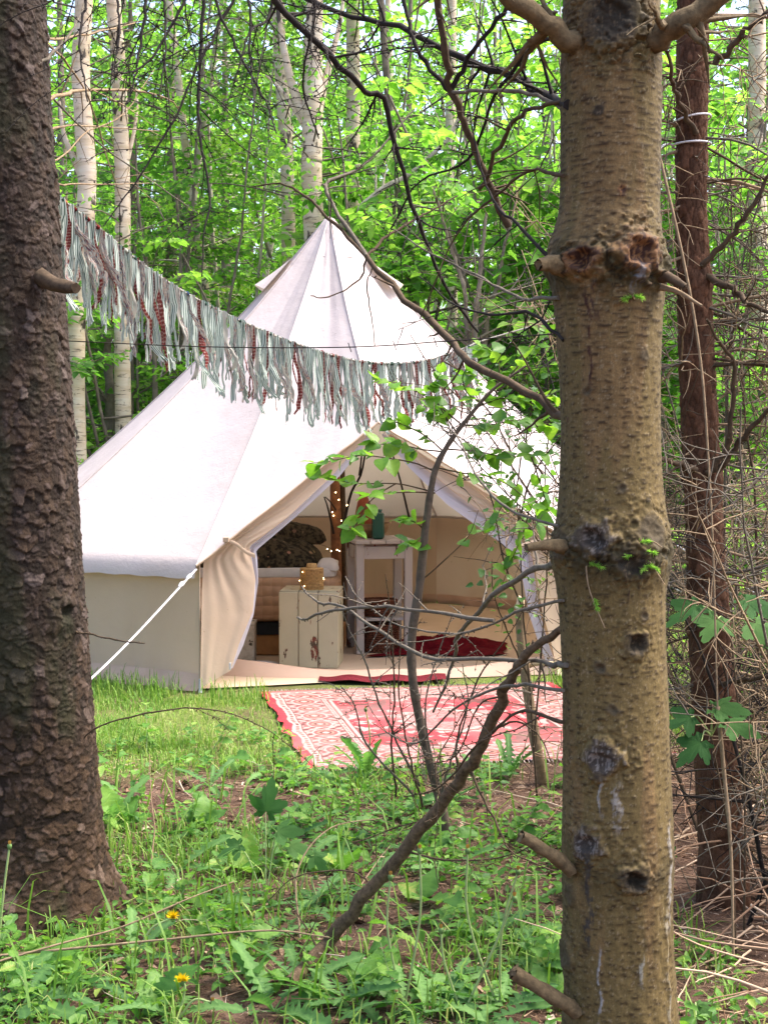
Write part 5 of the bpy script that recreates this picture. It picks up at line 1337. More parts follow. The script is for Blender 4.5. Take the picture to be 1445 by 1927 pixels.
def strip_mesh(seed, m):
    rg = np.random.default_rng(seed); nv, nu = 16, 4
    t = np.linspace(0, 1, nv); u = np.linspace(-.5, .5, nu)
    w = .024 * (1 + .35 * np.sin(t * rg.uniform(4, 9) + rg.uniform(0, 6))) * (1 - .25 * t)
    cx = .026 * np.cumsum(rg.normal(0, 1, nv)) / 3 * t + .018 * np.sin(t * rg.uniform(3, 8) + rg.uniform(0, 6)) * t
    cyv = .016 * np.sin(t * rg.uniform(3, 9) + rg.uniform(0, 6)) * t
    tw = rg.normal(0, .5) + rg.normal(0, 1.1) * t
    V = np.zeros((nv, nu, 3))
    for i in range(nv):
        ca, sa = math.cos(tw[i]), math.sin(tw[i])
        curl = .006 * (np.abs(u) * 2) ** 2 * np.sin(t[i] * 7 + seed)
        V[i, :, 0] = cx[i] + ca * u * w[i] - sa * curl; V[i, :, 1] = cyv[i] + sa * u * w[i] + ca * curl
        V[i, :, 2] = -t[i] + (rg.uniform(-.03, .03, nu) if i == nv - 1 else 0)
    mb = MB(); grid(mb, V, uv=np.stack(np.meshgrid(u * 6, t), -1)); return mb.mesh('rag_strip', MATS[m], use_uv=True)
STR = {k: [strip_mesh(i * 7 + j, k) for j in range(n)] for i, (k, n) in enumerate((('rag_stripe', 9), ('rag_red', 4), ('rag_patch', 6), ('rag_cream', 4)))}
gp = [(85, 352, 4.75), (112, 372, 4.85), (180, 424, 5.1), (300, 520, 5.6), (420, 588, 6.15), (540, 640, 6.7), (640, 672, 7.15), (720, 684, 7.5), (800, 678, 7.8), (870, 656, 8.05), (910, 640, 8.15), (1010, 610, 8.3), (1150, 560, 8.55)]
gpath = resample([P(*q) for q in gp], 260)
seg = np.linalg.norm(np.diff(gpath, axis=0), axis=1); cum = np.concatenate([[0], np.cumsum(seg)])
gar = thing('rag_garland', 'garland of torn striped and patterned fabric strips strung across in front of the tent', 'garland', tuple(gpath[0]))
mb = MB(); tube(mb, gpath, .0045, 5); part(mb, 'cord', 'rag_cream', gar, gpath[0])
s_end = cum[np.argmin(np.abs(gpath[:, 1] - 8.12))]
random.seed(41); ss = .02; cnt = 0
while ss < s_end and cnt < 290:
    p = np.array([np.interp(ss, cum, gpath[:, k]) for k in range(3)])
    r = random.random(); k = 'rag_stripe' if r < .62 else 'rag_red' if r < .74 else 'rag_patch' if r < .93 else 'rag_cream'
    L = random.uniform(.26, .37) * (1.0 if r < .66 else random.uniform(.75, 1.0))
    o = link('rag_strip', random.choice(STR[k]), gar, tuple(p - gpath[0] + np.array([0, random.uniform(-.012, .012), .004])), (random.uniform(-.05, .05), random.uniform(-.16, .02), random.uniform(-.7, .7)), (random.uniform(.4, 1.15), 1, L)); cnt += 1
    if random.random() < .5:
        mb = None
    ss += random.uniform(.009, .0195)
# folded knots on the cord
KN = MB(); tube(KN, np.array([[-.016, 0, 0], [-.008, 0, .002], [.008, 0, -.002], [.016, 0, 0]]), [.004, .011, .011, .004], 7, rough=.3); KNM = {k: None for k in STR}
for k in STR: KNM[k] = KN.mesh('strip_knot', MATS[k])
for i in range(64):
    sx = random.uniform(.02, s_end); p = np.array([np.interp(sx, cum, gpath[:, k]) for k in range(3)])
    link('strip_knot', KNM[random.choice(['rag_stripe', 'rag_stripe', 'rag_red', 'rag_patch'])], gar, tuple(p - gpath[0]), (random.uniform(-1, 1), .3, -.9), random.uniform(.5, .85))
stem('bare_stem', [(1150, 1290), (1152, 900), (1150, 560), (1140, 200)], 8.56, 22, 'bare stem that holds the far end of the garland cord')
# thin barbed wire in front of the tent
wp = resample([P(100, 640, 4.72), P(380, 652, 4.5), P(650, 653, 4.2), P(850, 641, 3.9), P(1075, 626, 3.6)], 60)
mb = MB(); tube(mb, wp, .0016, 4)
for i in range(6, 58, 6):
    tube(mb, np.array([wp[i] + [-.004, 0, .012], wp[i], wp[i] + [.005, 0, -.014]]), .0012, 4)
o = part(mb, 'wire', 'twig_dark', None, wp[0]); o.location = wp[0]; tag(o, 'thin dark barbed wire stretched between the two big trunks', 'wire')

# ------------------------------------------------------------------ near leaves
leaf_mat('leaf_sapling', [(.0, (.055, .155, .02)), (.5, (.12, .27, .03)), (1.0, (.22, .38, .05))], .5, (1.5, 1.5, .8), .45, .35, True)
leaf_mat('leaf_dandelion', [(.0, (.05, .13, .04)), (.5, (.095, .215, .055)), (1.0, (.17, .32, .09))], .4, (1.3, 1.5, .8), .6, .25, True)
leaf_mat('leaf_maple', [(.0, (.025, .08, .022)), (.5, (.045, .125, .03)), (1.0, (.10, .20, .055))], .4, (1.3, 1.5, .8), .7, .15, True)
leaf_mat('leaf_weed', [(.0, (.06, .17, .03)), (.5, (.125, .275, .045)), (.9, (.22, .38, .065)), (1.0, (.38, .40, .10))], .45, (1.4, 1.5, .8), .5, .3, True)
leaf_mat('grass_blade', [(.0, (.07, .17, .02)), (.4, (.15, .29, .04)), (.75, (.27, .39, .08)), (1.0, (.45, .45, .18))], .35, (1.2, 1.3, .8))
simple('stalk_green', (.28, .36, .13), .6, .3, .2); simple('petal_yellow', (.80, .60, .01), .6, .2, .1); simple('bud_green', (.10, .17, .05), .7, .2, .3); simple('petal_dry', (.50, .27, .06), .8, .1, .3)
def leafgrid(outline, m, name, curl=.3, fold=.25, wave=0.0, nu=2, tintmid=.12, twist=0.0):
    """leaf along +X from the origin; outline: list of (t, halfwidth); real fold, arch and midrib"""
    o = np.array(outline, float); n = len(o); cols = np.linspace(-1, 1, nu * 2 + 1)
    V = np.zeros((n, len(cols), 3)); T = np.zeros((n, len(cols)))
    for i, (t, w) in enumerate(o):
        ang = curl * t; x = math.sin(ang) / curl if curl else t; z = -(1 - math.cos(ang)) / curl if curl else 0
        for j, c in enumerate(cols):
            lift = abs(c) * w * fold + wave * math.sin(t * 17 + c * 3) * abs(c) + (.018 if i % 2 else -.018) * w * 2 * (abs(c) > .2)
            V[i, j] = (x - abs(c) * w * .25, c * w * math.cos(twist * t) , z + lift + c * w * math.sin(twist * t)); T[i, j] = .5 + (tintmid if j == nu else (.07 if i % 2 else -.07) * min(1, w * 6))
    mb = MB(); grid(mb, V, tint=T); return mb.mesh(name, MATS[m])
def shape(f, n=9): return [(t, max(f(t), .0012)) for t in np.linspace(0, 1, n)]
OV = [leafgrid([(0, .004), (.08, .010)] + [(.12 + .88 * t, max(.003, .37 * (math.sin(math.pi * t ** .72) ** .85))) for t in np.linspace(.05, 1, 8)], 'leaf_sapling', 'leaf', c, f, .012) for c, f in ((.5, .25), (.25, .4), (.8, .15), (-.3, .3))]
OW = [leafgrid([(0, .004), (.06, .010)] + [(.1 + .9 * t, max(.003, .30 * (math.sin(math.pi * t ** .75) ** .8) * (1 + .10 * ((k % 2) * 2 - 1)))) for k, t in enumerate(np.linspace(.05, 1, 15))], 'leaf_weed', 'leaf', c, f, .03) for c, f in ((.5, .25), (.9, .4), (.3, .2))]
def dand(seed, curl, fold):
    rg = random.Random(seed); o = [(0, .012), (.1, .014), (.2, .022)]
    nl = 6
    for k in range(nl):
        t0 = .24 + .62 * k / nl; w = (.05 + .085 * math.sin(math.pi * (k + 1.6) / (nl + 1.6))) * rg.uniform(.8, 1.2)
        o += [(t0, w), (t0 + .035, w * .75), (t0 + .075, .028 + .05 * k / nl)]
    o += [(.88, .10), (.95, .06), (1.0, .004)]
    return leafgrid(o, 'leaf_dandelion', 'leaf', curl, fold, .008, 2, .35, rg.uniform(-.6, .6))
DL_ = [dand(i, c, f) for i, (c, f) in enumerate(((.9, .3), (1.3, .35), (.6, .2), (1.6, .4), (.4, .5)))]
def maple(seed, curl=.35):
    """five pointed lobes with toothed edges; a fan of ridged sectors"""
    rg = random.Random(seed); pts = []
    lobes = [(-125, .42), (-62, .74), (0, 1.0), (62, .74), (125, .42)]
    for k, (a, L) in enumerate(lobes):
        for da, f in ((-24, .66), (-15, .80), (-13, .72), (-7, .93), (0, 1.0), (7, .93), (13, .72), (15, .80), (24, .66)): pts.append((a + da, L * f * rg.uniform(.96, 1.04)))
        if k < 4: pts.append(((a + lobes[k + 1][0]) / 2, .40 if k in (1, 2) else .34))
    V = [(0, 0, 0)]; T = [.7]; tr = []
    def bend(x, y): return -curl * .35 * (x * x + y * y) + .06 * math.sin(5 * math.atan2(y, x))
    for ring in (.55, 1.0):
        for a, r in pts:
            x, y = (.28 + ring * r * math.cos(math.radians(a)) * .72), ring * r * .72 * math.sin(math.radians(a)); V.append((x, y, bend(x, y))); T.append(.5)
    V[0] = (.28, 0, bend(.28, 0)); n = len(pts)
    tr += [(0, 1 + i, 2 + i) for i in range(n - 1)]
    q = [(1 + i, 1 + n + i, 2 + n + i, 2 + i) for i in range(n - 1)]
    mb = MB(); mb.add(np.array(V), q, tr, tint=np.array(T)); return mb.mesh('leaf', MATS['leaf_maple'])
MP = [maple(i, c) for i, c in enumerate((.3, .7, 1.1))]
def orient(d, up):
    """matrix: +X along d, +Z near up"""
    d = Vector(d).normalized(); u = Vector(up); u = (u - d * u.dot(d));
    if u.length < 1e-4: u = Vector((0, 1, 0)) - d * d.y
    u.normalize(); s = u.cross(d); return Matrix((d, s, u)).transposed()
def put_leaf(me, t, p, d, up, s, name='leaf'):
    o = bpy.data.objects.new(name, me); COL.objects.link(o); o.parent = t
    M = orient(d, up).to_4x4(); M.translation = Vector(p); o.matrix_local = M @ Matrix.Scale(s, 4); return o

# ------------------------------------------------------------------ sapling in front of the doorway
random.seed(52)
sb = G(845, 1585); sd_ = sb[1]
sap = thing('sapling', 'thin dark sapling with fresh round green leaves in front of the tent doorway', 'sapling', tuple(sb))
sp_ = pxpath([(848, 1600), (826, 1500), (800, 1400), (778, 1290), (775, 1200), (790, 1100), (800, 1000), (815, 900), (835, 850), (870, 800), (925, 735), (990, 688)], sd_, sd_ - .05, 48)
simple('bark_sapling', (.10, .072, .05), .75, .3, .4, 40, .4, .004)
mb = MB(); tube(mb, sp_, np.interp(np.linspace(0, 1, 48), [0, .5, 1], [.0185, .0145, .004]) * RNG.uniform(.92, 1.1, 48), 10, rough=.22); knobs(mb, sp_, .05, .008); part(mb, 'stem', 'bark_sapling', sap, sb)
twl = [([(816, 886), (780, 871), (735, 863), (692, 857), (667, 858), (620, 868), (580, 872)], -.15, 15, .30), ([(816, 926), (789, 919), (745, 910), (682, 910), (640, 905), (600, 893)], -.1, 13, .45), ([(818, 928), (770, 926), (710, 930), (690, 935)], -.2, 8, .4), ([(745, 910), (720, 925), (690, 950), (672, 985), (655, 1000)], -.2, 11, .45),
       ([(800, 1000), (785, 985), (765, 978), (748, 980)], -.1, 7, .2), ([(795, 1045), (785, 1030), (772, 1022), (765, 1035)], -.1, 6, .2), ([(835, 850), (800, 820), (760, 800), (735, 790)], 0, 12, .2), ([(850, 825), (840, 790), (820, 770), (790, 762)], .1, 12, .2), ([(822, 880), (870, 890), (930, 900), (985, 935), (1015, 990)], -.1, 14, .15),
       ([(840, 845), (900, 850), (960, 860), (1030, 850)], .1, 18, .15), ([(870, 800), (920, 800), (980, 790), (1045, 800)], .1, 20, .1), ([(900, 765), (940, 750), (990, 750), (1045, 745)], 0, 20, .1), ([(930, 735), (940, 700), (930, 665), (900, 650)], .1, 14, .1), ([(960, 705), (1000, 660), (1030, 620)], .1, 12, .1),
       ([(910, 760), (880, 740), (870, 710), (880, 690)], -.05, 10, .1), ([(980, 860), (970, 920), (940, 960), (930, 1000)], .1, 12, .15), ([(1000, 940), (985, 1000), (960, 1060), (945, 1100)], .1, 12, .2), ([(1000, 860), (1020, 920), (1030, 960)], .15, 10, .2), ([(860, 815), (830, 770), (815, 730), (830, 700)], 0, 14, .2), ([(835, 850), (790, 845), (745, 835), (700, 838)], .1, 12, .35),
       ([(870, 800), (800, 745), (740, 720), (700, 710)], .1, 12, .3), ([(790, 1095), (830, 1060), (880, 1010), (900, 960)], 0, 5, .5)]
tot = 0
for pts, dd, nl, st in twl:
    path = pxpath(pts, sd_, sd_ + dd, 16); mb = MB(); tube(mb, path, np.linspace(.0032, .0011, 16), 5); part(mb, 'branch', 'twig_brown', sap, sb)
    for k in range(int(nl * 1.15)):
        if tot >= 296: break
        f = st + (1 - st) * (k + random.random()) / (nl * 1.15); i = min(int(f * 15), 14); p = path[i] + (path[i + 1] - path[i]) * (f * 15 - i); tn = norm(path[i + 1] - path[i])
        side = norm(np.cross(tn, [0, 0, 1])) * (1 if k % 2 else -1); d = tn * .5 + side * .75 + np.array([random.gauss(0, .35), random.gauss(0, .35), random.gauss(-.05, .35)])
        up = np.array([random.gauss(0, .45), random.gauss(-.35, .45), 1.0]); put_leaf(random.choice(OV), sap, p - sb, d, up, random.uniform(.045, .082)); tot += 1
# a small leaved privet between it and the tan trunk
leaf_mat('leaf_privet', [(.0, (.03, .09, .018)), (.5, (.06, .155, .025)), (1.0, (.12, .25, .035))], .42, (1.4, 1.5, .8), .4, .4, True)
PV = []
for me in OV:
    m2 = me.copy(); m2.materials[0] = MATS['leaf_privet']; PV.append(m2)
pvb = G(1012, 1520); prv = thing('privet', 'bushy small leaved privet between the sapling and the tan trunk', 'shrub', tuple(pvb)); pd = pvb[1]
ptw = [[(1012, 1530), (1000, 1350), (985, 1150), (975, 980), (960, 850), (950, 740)], [(1005, 1400), (1020, 1200), (1030, 1050), (1025, 900), (1035, 780), (1030, 690)], [(985, 1150), (950, 1060), (930, 960), (905, 880), (880, 830)], [(975, 980), (1000, 900), (1040, 840), (1080, 800)], [(960, 850), (930, 790), (890, 740), (860, 715)], [(1025, 900), (990, 840), (1000, 760), (985, 700)], [(1030, 1050), (1000, 1000), (960, 960), (920, 1010)], [(1005, 1300), (960, 1200), (930, 1120), (925, 1060)], [(950, 760), (920, 720), (905, 690)], [(1030, 800), (1060, 760), (1085, 720)]]
tot = 0
for q_ in ptw:
    path = pxpath(q_, pd, pd - random.uniform(.05, .35), 22); mb = MB(); twiggy(mb, path, .0045, .0015, 5, .14, 0, 5); part(mb, 'branch', 'twig_brown', prv, pvb)
    for k in range(30):
        if tot >= 296: break
        f = .35 + .65 * random.random(); i = min(int(f * 21), 20); p = path[i] + RNG.normal(0, .035, 3); put_leaf(random.choice(PV), prv, p - pvb, RNG.normal(0, 1, 3) * [1, 1, .5], (random.gauss(0, .5), random.gauss(-.4, .4), 1), random.uniform(.024, .044)); tot += 1
# bare knobbly shoots at its foot
for pts in ([(745, 1500), (737, 1400), (742, 1290), (735, 1160), (725, 1080)], [(795, 1520), (770, 1420), (750, 1300), (755, 1200)], [(860, 1470), (862, 1380), (905, 1270), (960, 1190), (1000, 1120)], [(840, 1520), (815, 1440), (800, 1330), (825, 1230), (850, 1160)], [(780, 1500), (690, 1400), (668, 1330), (640, 1290)], [(820, 1530), (850, 1430), (880, 1330), (870, 1250)], [(790, 1480), (720, 1340), (690, 1250), (655, 1180), (640, 1130)]):
    mb = MB(); twiggy(mb, pxpath(pts, sd_, sd_ - .2, 22), .005, .0014, 6, .16, 1, 5, .019, .2, 0); part(mb, 'branch', random.choice(['twig_brown', 'twig_grey']), sap, sb)

# fallen branch leaning on the tan trunk
f0 = G(545, 1850)
fbp = resample([G(545, 1850, .02), P(610, 1785, 4.15), P(690, 1682, 4.1), P(760, 1602, 4.05), P(850, 1490, 3.95), P(905, 1400, 3.85), P(945, 1310, 3.75), P(965, 1265, 3.7), P(1000, 1225, 3.62), P(1062, 1180, 3.52)], 44)
fb = thing('fallen_branch', 'long bent brown branch resting on the ground and leaning against the tan trunk', 'branch', tuple(fbp[0]))
mb = MB(); fbp[1:-1] += RNG.normal(0, .004, (42, 3)); tube(mb, fbp, np.interp(np.linspace(0, 1, 44), [0, .12, .6, 1], [.017, .0205, .015, .009]), 12, rough=.24); knobs(mb, fbp, .04, .008); part(mb, 'limb', 'branch_brown', fb, fbp[0])
for pts, d0, d1, r in (([(612, 1783), (575, 1783), (545, 1800)], 4.15, 4.1, .010), ([(850, 1490), (800, 1540), (740, 1560), (660, 1590)], 3.95, 4.3, .003), ([(905, 1400), (960, 1360), (1010, 1380), (1040, 1440)], 3.85, 3.7, .004), ([(880, 1440), (930, 1540), (960, 1600), (1040, 1640)], 3.9, 3.7, .004), ([(945, 1310), (900, 1330), (860, 1420), (800, 1440)], 3.75, 4.0, .003),
                       ([(700, 1670), (660, 1640), (560, 1650), (500, 1700)], 4.1, 4.2, .003), ([(760, 1602), (850, 1620), (960, 1610), (1050, 1560)], 4.05, 3.7, .0035), ([(830, 1520), (820, 1440), (850, 1380), (900, 1290)], 4.0, 4.1, .003)):
    mb = MB(); twiggy(mb, pxpath(pts, d0, d1, 16), r, .0012, 5, .16, 1, 6, .03); part(mb, 'twig', 'twig_brown', fb, fbp[0])
# cut stake by the rug
sk = G(1020, 1480); st0 = thing('wooden_stake', 'rough cut wooden stake with pale chopped top beside the rug', 'stake', tuple(sk))
sp2 = resample([G(1024, 1486, -.03), P(1008, 1400, sk[1]), P(990, 1280, sk[1] - .02), P(980, 1200, sk[1] - .03), P(978, 1142, sk[1] - .04)], 20)
mb = MB(); tube(mb, sp2, np.linspace(.026, .018, 20), 10, rough=.16); sh_ = part(mb, 'shaft', 'twig_tan', st0, sk)
mb = MB(); tube(mb, np.array([sp2[-1] - [0, 0, .005], sp2[-1] + [.004, 0, .03], sp2[-1] + [-.006, 0, .045]]), [.0175, .015, .004], 8, rough=.2); part(mb, 'chopped_tip', 'wood_cut', sh_, sk)
mb = MB(); tube(mb, pxpath([(985, 1255), (1010, 1248), (1040, 1250)], sk[1], sk[1] - .05, 6), np.linspace(.014, .011, 6), 8, rough=.2); part(mb, 'side_stub', 'wood_cut', sh_, sk)

# spruce sprigs sprouting from the tan trunk
for pts, tips in (([(1150, 1092), (1108, 1062), (1104, 1082), (1112, 1120), (1138, 1182)], [(1108, 1060, 26, 8), (1118, 1125, 6, 22)]), ([(1185, 1060), (1190, 1042), (1208, 1040), (1226, 1062), (1250, 1100)], [(1200, 1038, -22, 10), (1208, 1036, 24, 4), (1216, 1062, 22, 10), (1222, 1060, -14, 14)]), ([(1180, 1035), (1195, 1024), (1225, 1018), (1245, 1030)], [(1195, 1022, 28, -4)]), ([(1195, 565), (1192, 560), (1190, 556)], [(1190, 557, -16, 6), (1192, 556, 16, 4)])):
    mb = MB(); pth = pxpath(pts, DR - .115, DR - .14, 12); tube(mb, pth, np.linspace(.0028, .0012, 12), 5, mi=1)
    for (x, y, dx, dy) in tips:
        a3, b3 = P(x, y, DR - .13), P(x + dx, y + dy, DR - .15); n = 90; u = RNG.random(n)[:, None]
        needles(mb, a3 + (b3 - a3) * u, (b3 - a3) / np.linalg.norm(b3 - a3) * .8 + RNG.normal(0, .45, (n, 3)), .013, .0011, np.clip(.8 + RNG.normal(0, .2, n), 0, 1), mi=0)
    part(mb, 'sprig', [MATS['leaf_bright'], MATS['twig_tan']], rt_, RO)

# ------------------------------------------------------------------ plants on the ground
random.seed(61)
def in_rug(x, y, pad=.03):
    v = np.array([x, y]) - bl_; u, t = v @ rt, v @ ed; return -pad < u < RW + pad and -pad < t < RL + pad
def clear(x, y):
    return not in_rug(x, y) and np.hypot(x - LO[0], y - DL) > .27 and np.hypot(x - RO[0], y - DR) > .17 and np.hypot(x - SO[0], y - DS) > .12
def gpos(px, py):
    q = G(px, py); return np.array([q[0], q[1], float(gz(q[0], q[1]))])
def dandelion(px, py, nl, s, label, group=None, el=(.15, .75), name='dandelion'):
    p = gpos(px, py); t = thing(name, label, 'plant', tuple(p), 0, group); a0 = random.random() * 6.28
    for k in range(nl):
        a = a0 + k * 6.283 / nl + random.gauss(0, .25); e = random.uniform(*el)
        put_leaf(random.choice(DL_), t, (0, 0, .004), (math.cos(a) * math.cos(e), math.sin(a) * math.cos(e), math.sin(e)), (random.gauss(0, .2), random.gauss(0, .2), 1), 1.3 * s * random.uniform(.7, 1.2))
    return t, p
def flower(t, p, top_px, kind, d=None):
    tp = P(*top_px, d if d else p[1]); mb = MB(); k = resample([np.zeros(3), (tp - p) * .5 + [random.gauss(0, .02), 0, .03], tp - p], 14); tube(mb, k, np.linspace(.0038, .003, 14), 6); fs_ = part(mb, 'flower_stalk', 'stalk_green', t, Z0)
    c = tp - p; mb = MB(); lathe(mb, [(.001, -.012), (.005, -.010), (.0075, -.002), (.006, .004), (.001, .004)], c, 8); part(mb, 'calyx', 'bud_green', fs_, Z0)
    n = 70 if kind == 'open' else 26; a = RNG.random(n) * 6.283
    el = RNG.uniform(.15, 1.3, n) if kind == 'open' else RNG.uniform(1.2, 1.5, n); L = .024 if kind == 'open' else .014
    D = np.stack([np.cos(a) * np.cos(el), np.sin(a) * np.cos(el), np.sin(el)], -1); D = D + (np.array([0, -.5, .0]) if kind == 'open' else 0)
    mb = MB(); leaves(mb, np.broadcast_to(c + [0, 0, .001], (n, 3)), D, D[:, [1, 2, 0]] + [0, 0, .5], L, .005, .5, fold=.2, curl=.05); part(mb, 'petals', 'petal_yellow' if kind == 'open' else 'petal_dry', fs_, Z0)
big = [(40, 1905, 8, .22, 'big dandelion leaves spreading under the thick scaly trunk'), (150, 1868, 7, .17, 'broad toothed leaves beside the pale root wood of the thick trunk'), (515, 1900, 8, .19, 'dandelion rosette with white ribbed leaves under the fallen branch end'), (215, 1555, 6, .19, 'upright wavy dandelion leaves against the scaly trunk'), (640, 1690, 6, .17, 'grey green dandelion leaves just behind the fallen branch'),
       (560, 1730, 7, .16, 'dandelion rosette among brown litter near the fallen branch'), (430, 1690, 8, .15, 'spreading dandelion rosette in the middle of the weeds'), (330, 1650, 7, .15, 'dandelion rosette with arching leaves near the scaly trunk'), (690, 1470, 9, .17, 'upright bright dandelion clump touching the rug edge'), (940, 1770, 8, .19, 'dandelion rosette with bold toothed leaves beside the tan trunk'), (1015, 1800, 6, .17, 'pale toothed leaves leaning on the tan trunk'),
       (800, 1905, 8, .17, 'toothed dandelion leaves below the bent green stalks'), (905, 1925, 7, .17, 'lush dandelion clump beside the cut stub'), (960, 1465, 8, .16, 'tall green dandelion clump at the foot of the stake'), (890, 1460, 7, .14, 'dandelion clump between sapling and stake'), (600, 1480, 6, .12, 'small silvery rosette just off the rug corner'), (700, 1600, 7, .13, 'small dandelion rosette by the sapling foot')]
DD = {}
for i, (x, y, n, s, lab) in enumerate(big):
    DD[i] = dandelion(x, y, n, s, lab, None, (.15, .8) if i not in (3, 8, 13) else (.7, 1.35))
def stalk_plant(px, py, tops, lab):
    t, p = dandelion(px, py, 6, .13, lab, None)
    for (x, y, k) in tops: flower(t, p, (x, y), k)
stalk_plant(250, 1812, [(325, 1728, 'open')], 'dandelion with an open yellow flower on a pale bowed stalk')
stalk_plant(335, 1920, [(343, 1848, 'open'), (400, 1888, 'bud')], 'dandelion with a low yellow flower above brown litter')
stalk_plant(600, 1700, [(594, 1650, 'bud')], 'dandelion with a small half open yellow bud')
stalk_plant(-6, 1800, [(18, 1592, 'bud')], 'tall dandelion bud in front of the scaly trunk')
stalk_plant(870, 1905, [(968, 1690, 'bud'), (830, 1750, 'bud')], 'dandelion with several withered buds on curving stalks')
stalk_plant(760, 1890, [(735, 1650, 'bud'), (790, 1600, 'bud')], 'dandelion with long thin upright stalks')
stalk_plant(940, 1900, [(975, 1640, 'bud'), (880, 1600, 'bud')], 'dandelion with tall stalks close to the tan trunk')
stalk_plant(690, 1470, [(688, 1335, 'bud')], 'dandelion with a tall closed seed head before the rug')
for i in range(54):
    for _ in range(20):
        x, y = random.uniform(-220, 1050), 1455 + 470 * random.random() ** 1.1; q = G(x, y)
        if clear(q[0], q[1]): break
    dandelion(x, y, random.randint(5, 8), random.uniform(.09, .16), 'small dandelion rosette among the brown forest litter', 'small dandelions on the forest floor')
# broad leaved docks
for i, (x, y, n, sz, lab) in enumerate(((215, 1560, 4, .20, 'tall dock leaves rising beside the scaly trunk'), (470, 1640, 5, .15, 'dock with glossy wide leaves in the middle of the weeds'), (640, 1640, 4, .15, 'dock with pale ribbed leaves behind the fallen branch'), (85, 1840, 5, .17, 'dock with crumpled leaves at the root of the scaly trunk'), (1040, 1880, 4, .14, 'dock leaves tucked against the tan trunk'), (380, 1560, 5, .12, 'dock at the edge of the short lawn'), (800, 1700, 4, .13, 'dock beneath the leaning branch'), (300, 1900, 5, .14, 'dock near the low yellow flower'), (700, 1850, 5, .13, 'dock among the long thin stalks'))):
    p = gpos(x, y); t = thing('dock', lab, 'plant', tuple(p)); a0 = random.random() * 6
    for k in range(n):
        a = a0 + k * 6.283 / n + random.gauss(0, .3); e = random.uniform(.35, 1.2); put_leaf(random.choice(OW), t, (0, 0, .003), (math.cos(a) * math.cos(e), math.sin(a) * math.cos(e), math.sin(e)), (random.gauss(0, .2), -.3, 1), sz * random.uniform(.75, 1.2))
# leafy weeds
def weed(seed, n, h, s):
    rg = random.Random(seed); t = thing('weed', '', 'plant'); p = wander((0, 0, -.01), (rg.gauss(0, .3), rg.gauss(0, .3), 1), h, 8, .2, 0, rg)
    mb = MB(); tube(mb, p, np.linspace(.0024, .001, 8), 4); part(mb, 'stem', 'stalk_green', t, Z0)
    for k in range(n):
        f = .3 + .7 * k / max(1, n - 1); i = min(int(f * 7), 6); q = p[i] + (p[i + 1] - p[i]) * (f * 7 - i); a = k * 2.4 + rg.random()
        put_leaf(rg.choice(OW), t, q, (math.cos(a), math.sin(a), rg.uniform(-.1, .5)), (rg.gauss(0, .3), rg.gauss(-.2, .3), 1), s * rg.uniform(.6, 1.1))
    return t
WD = [weed(i, n, h, s) for i, (n, h, s) in enumerate(((7, .14, .065), (9, .20, .06), (6, .09, .08), (12, .12, .04)))]
WL = ['short weed with a few pointed bright leaves on the forest floor', 'slender upright weed with alternate leaves on the forest floor', 'low weed with broad pointed leaves on the forest floor', 'tiny bushy weed with small leaves on the forest floor']
first = [True] * 4
for i in range(120):
    for _ in range(30):
        x, y = random.uniform(-220, 1060), 1400 + 520 * random.random() ** 1.25; q = G(x, y)
        if y < 1470 and x > 560 and random.random() < .7: continue
        if clear(q[0], q[1]): break
    k = random.choice([0, 1, 2, 2, 3, 3]); t = WD[k] if first[k] else copy_tree(WD[k]); first[k] = False
    t.location = (q[0], q[1], float(gz(q[0], q[1]))); t.rotation_euler = (0, 0, random.uniform(0, 6.28)); t.scale = (random.uniform(.7, 1.3),) * 3; tag(t, WL[k], 'plant', 'weeds on the forest floor')
# maple seedlings with big leaves
def maple_plant(px, py, lv, label, hub=None):
    p = gpos(px, py); t = thing('maple_seedling', label, 'seedling', tuple(p)); root = np.zeros(3)
    if hub is not None:
        root = P(*hub) - p; mb = MB(); tube(mb, resample([np.zeros(3), root * .5 + [.02, 0, 0], root], 14), np.linspace(.004, .0025, 14), 6); part(mb, 'stem', 'twig_brown', t, Z0)
    for (x, y, d, s, dr, up) in lv:
        tp = P(x, y, d) - p; mb = MB(); tube(mb, resample([root, root + (tp - root) * .6 + [0, .01, .02], tp], 10), np.linspace(.0028, .0014, 10), 5); part(mb, 'stalk', 'stalk_green', t, Z0)
        put_leaf(random.choice(MP), t, tp - norm(dr) * s * .28 * .9, dr, up, s)
maple_plant(500, 1700, [(500, 1530, 4.75, .14, (.2, -.15, .9), (.1, -1, .15)), (520, 1565, 4.7, .12, (.9, -.2, .1), (0, -.6, .8)), (450, 1590, 4.7, .10, (-.8, -.3, -.1), (0, -.5, .8))], 'seedling with a large pale lobed leaf held upright in the weeds')
maple_plant(560, 1690, [(545, 1590, 4.7, .10, (.9, -.2, .0), (0, -.5, .8)), (590, 1610, 4.7, .09, (.5, -.3, -.4), (0, -.6, .7))], 'low seedling with drooping lobed leaves near the fallen branch')
maple_plant(1400, 1760, [(1310, 1140, 4.25, .145, (-.8, -.4, -.25), (-.1, -.55, .8)), (1350, 1165, 4.2, .135, (-.5, -.7, -.45), (0, -.5, .8)), (1400, 1125, 4.3, .145, (.8, -.4, -.1), (0, -.5, .9)), (1420, 1170, 4.15, .14, (.4, -.7, -.45), (.1, -.6, .8))], 'seedling with big dark green lobed leaves in front of the slim reddish trunk, upper leaves', (1375, 1190, 4.35))
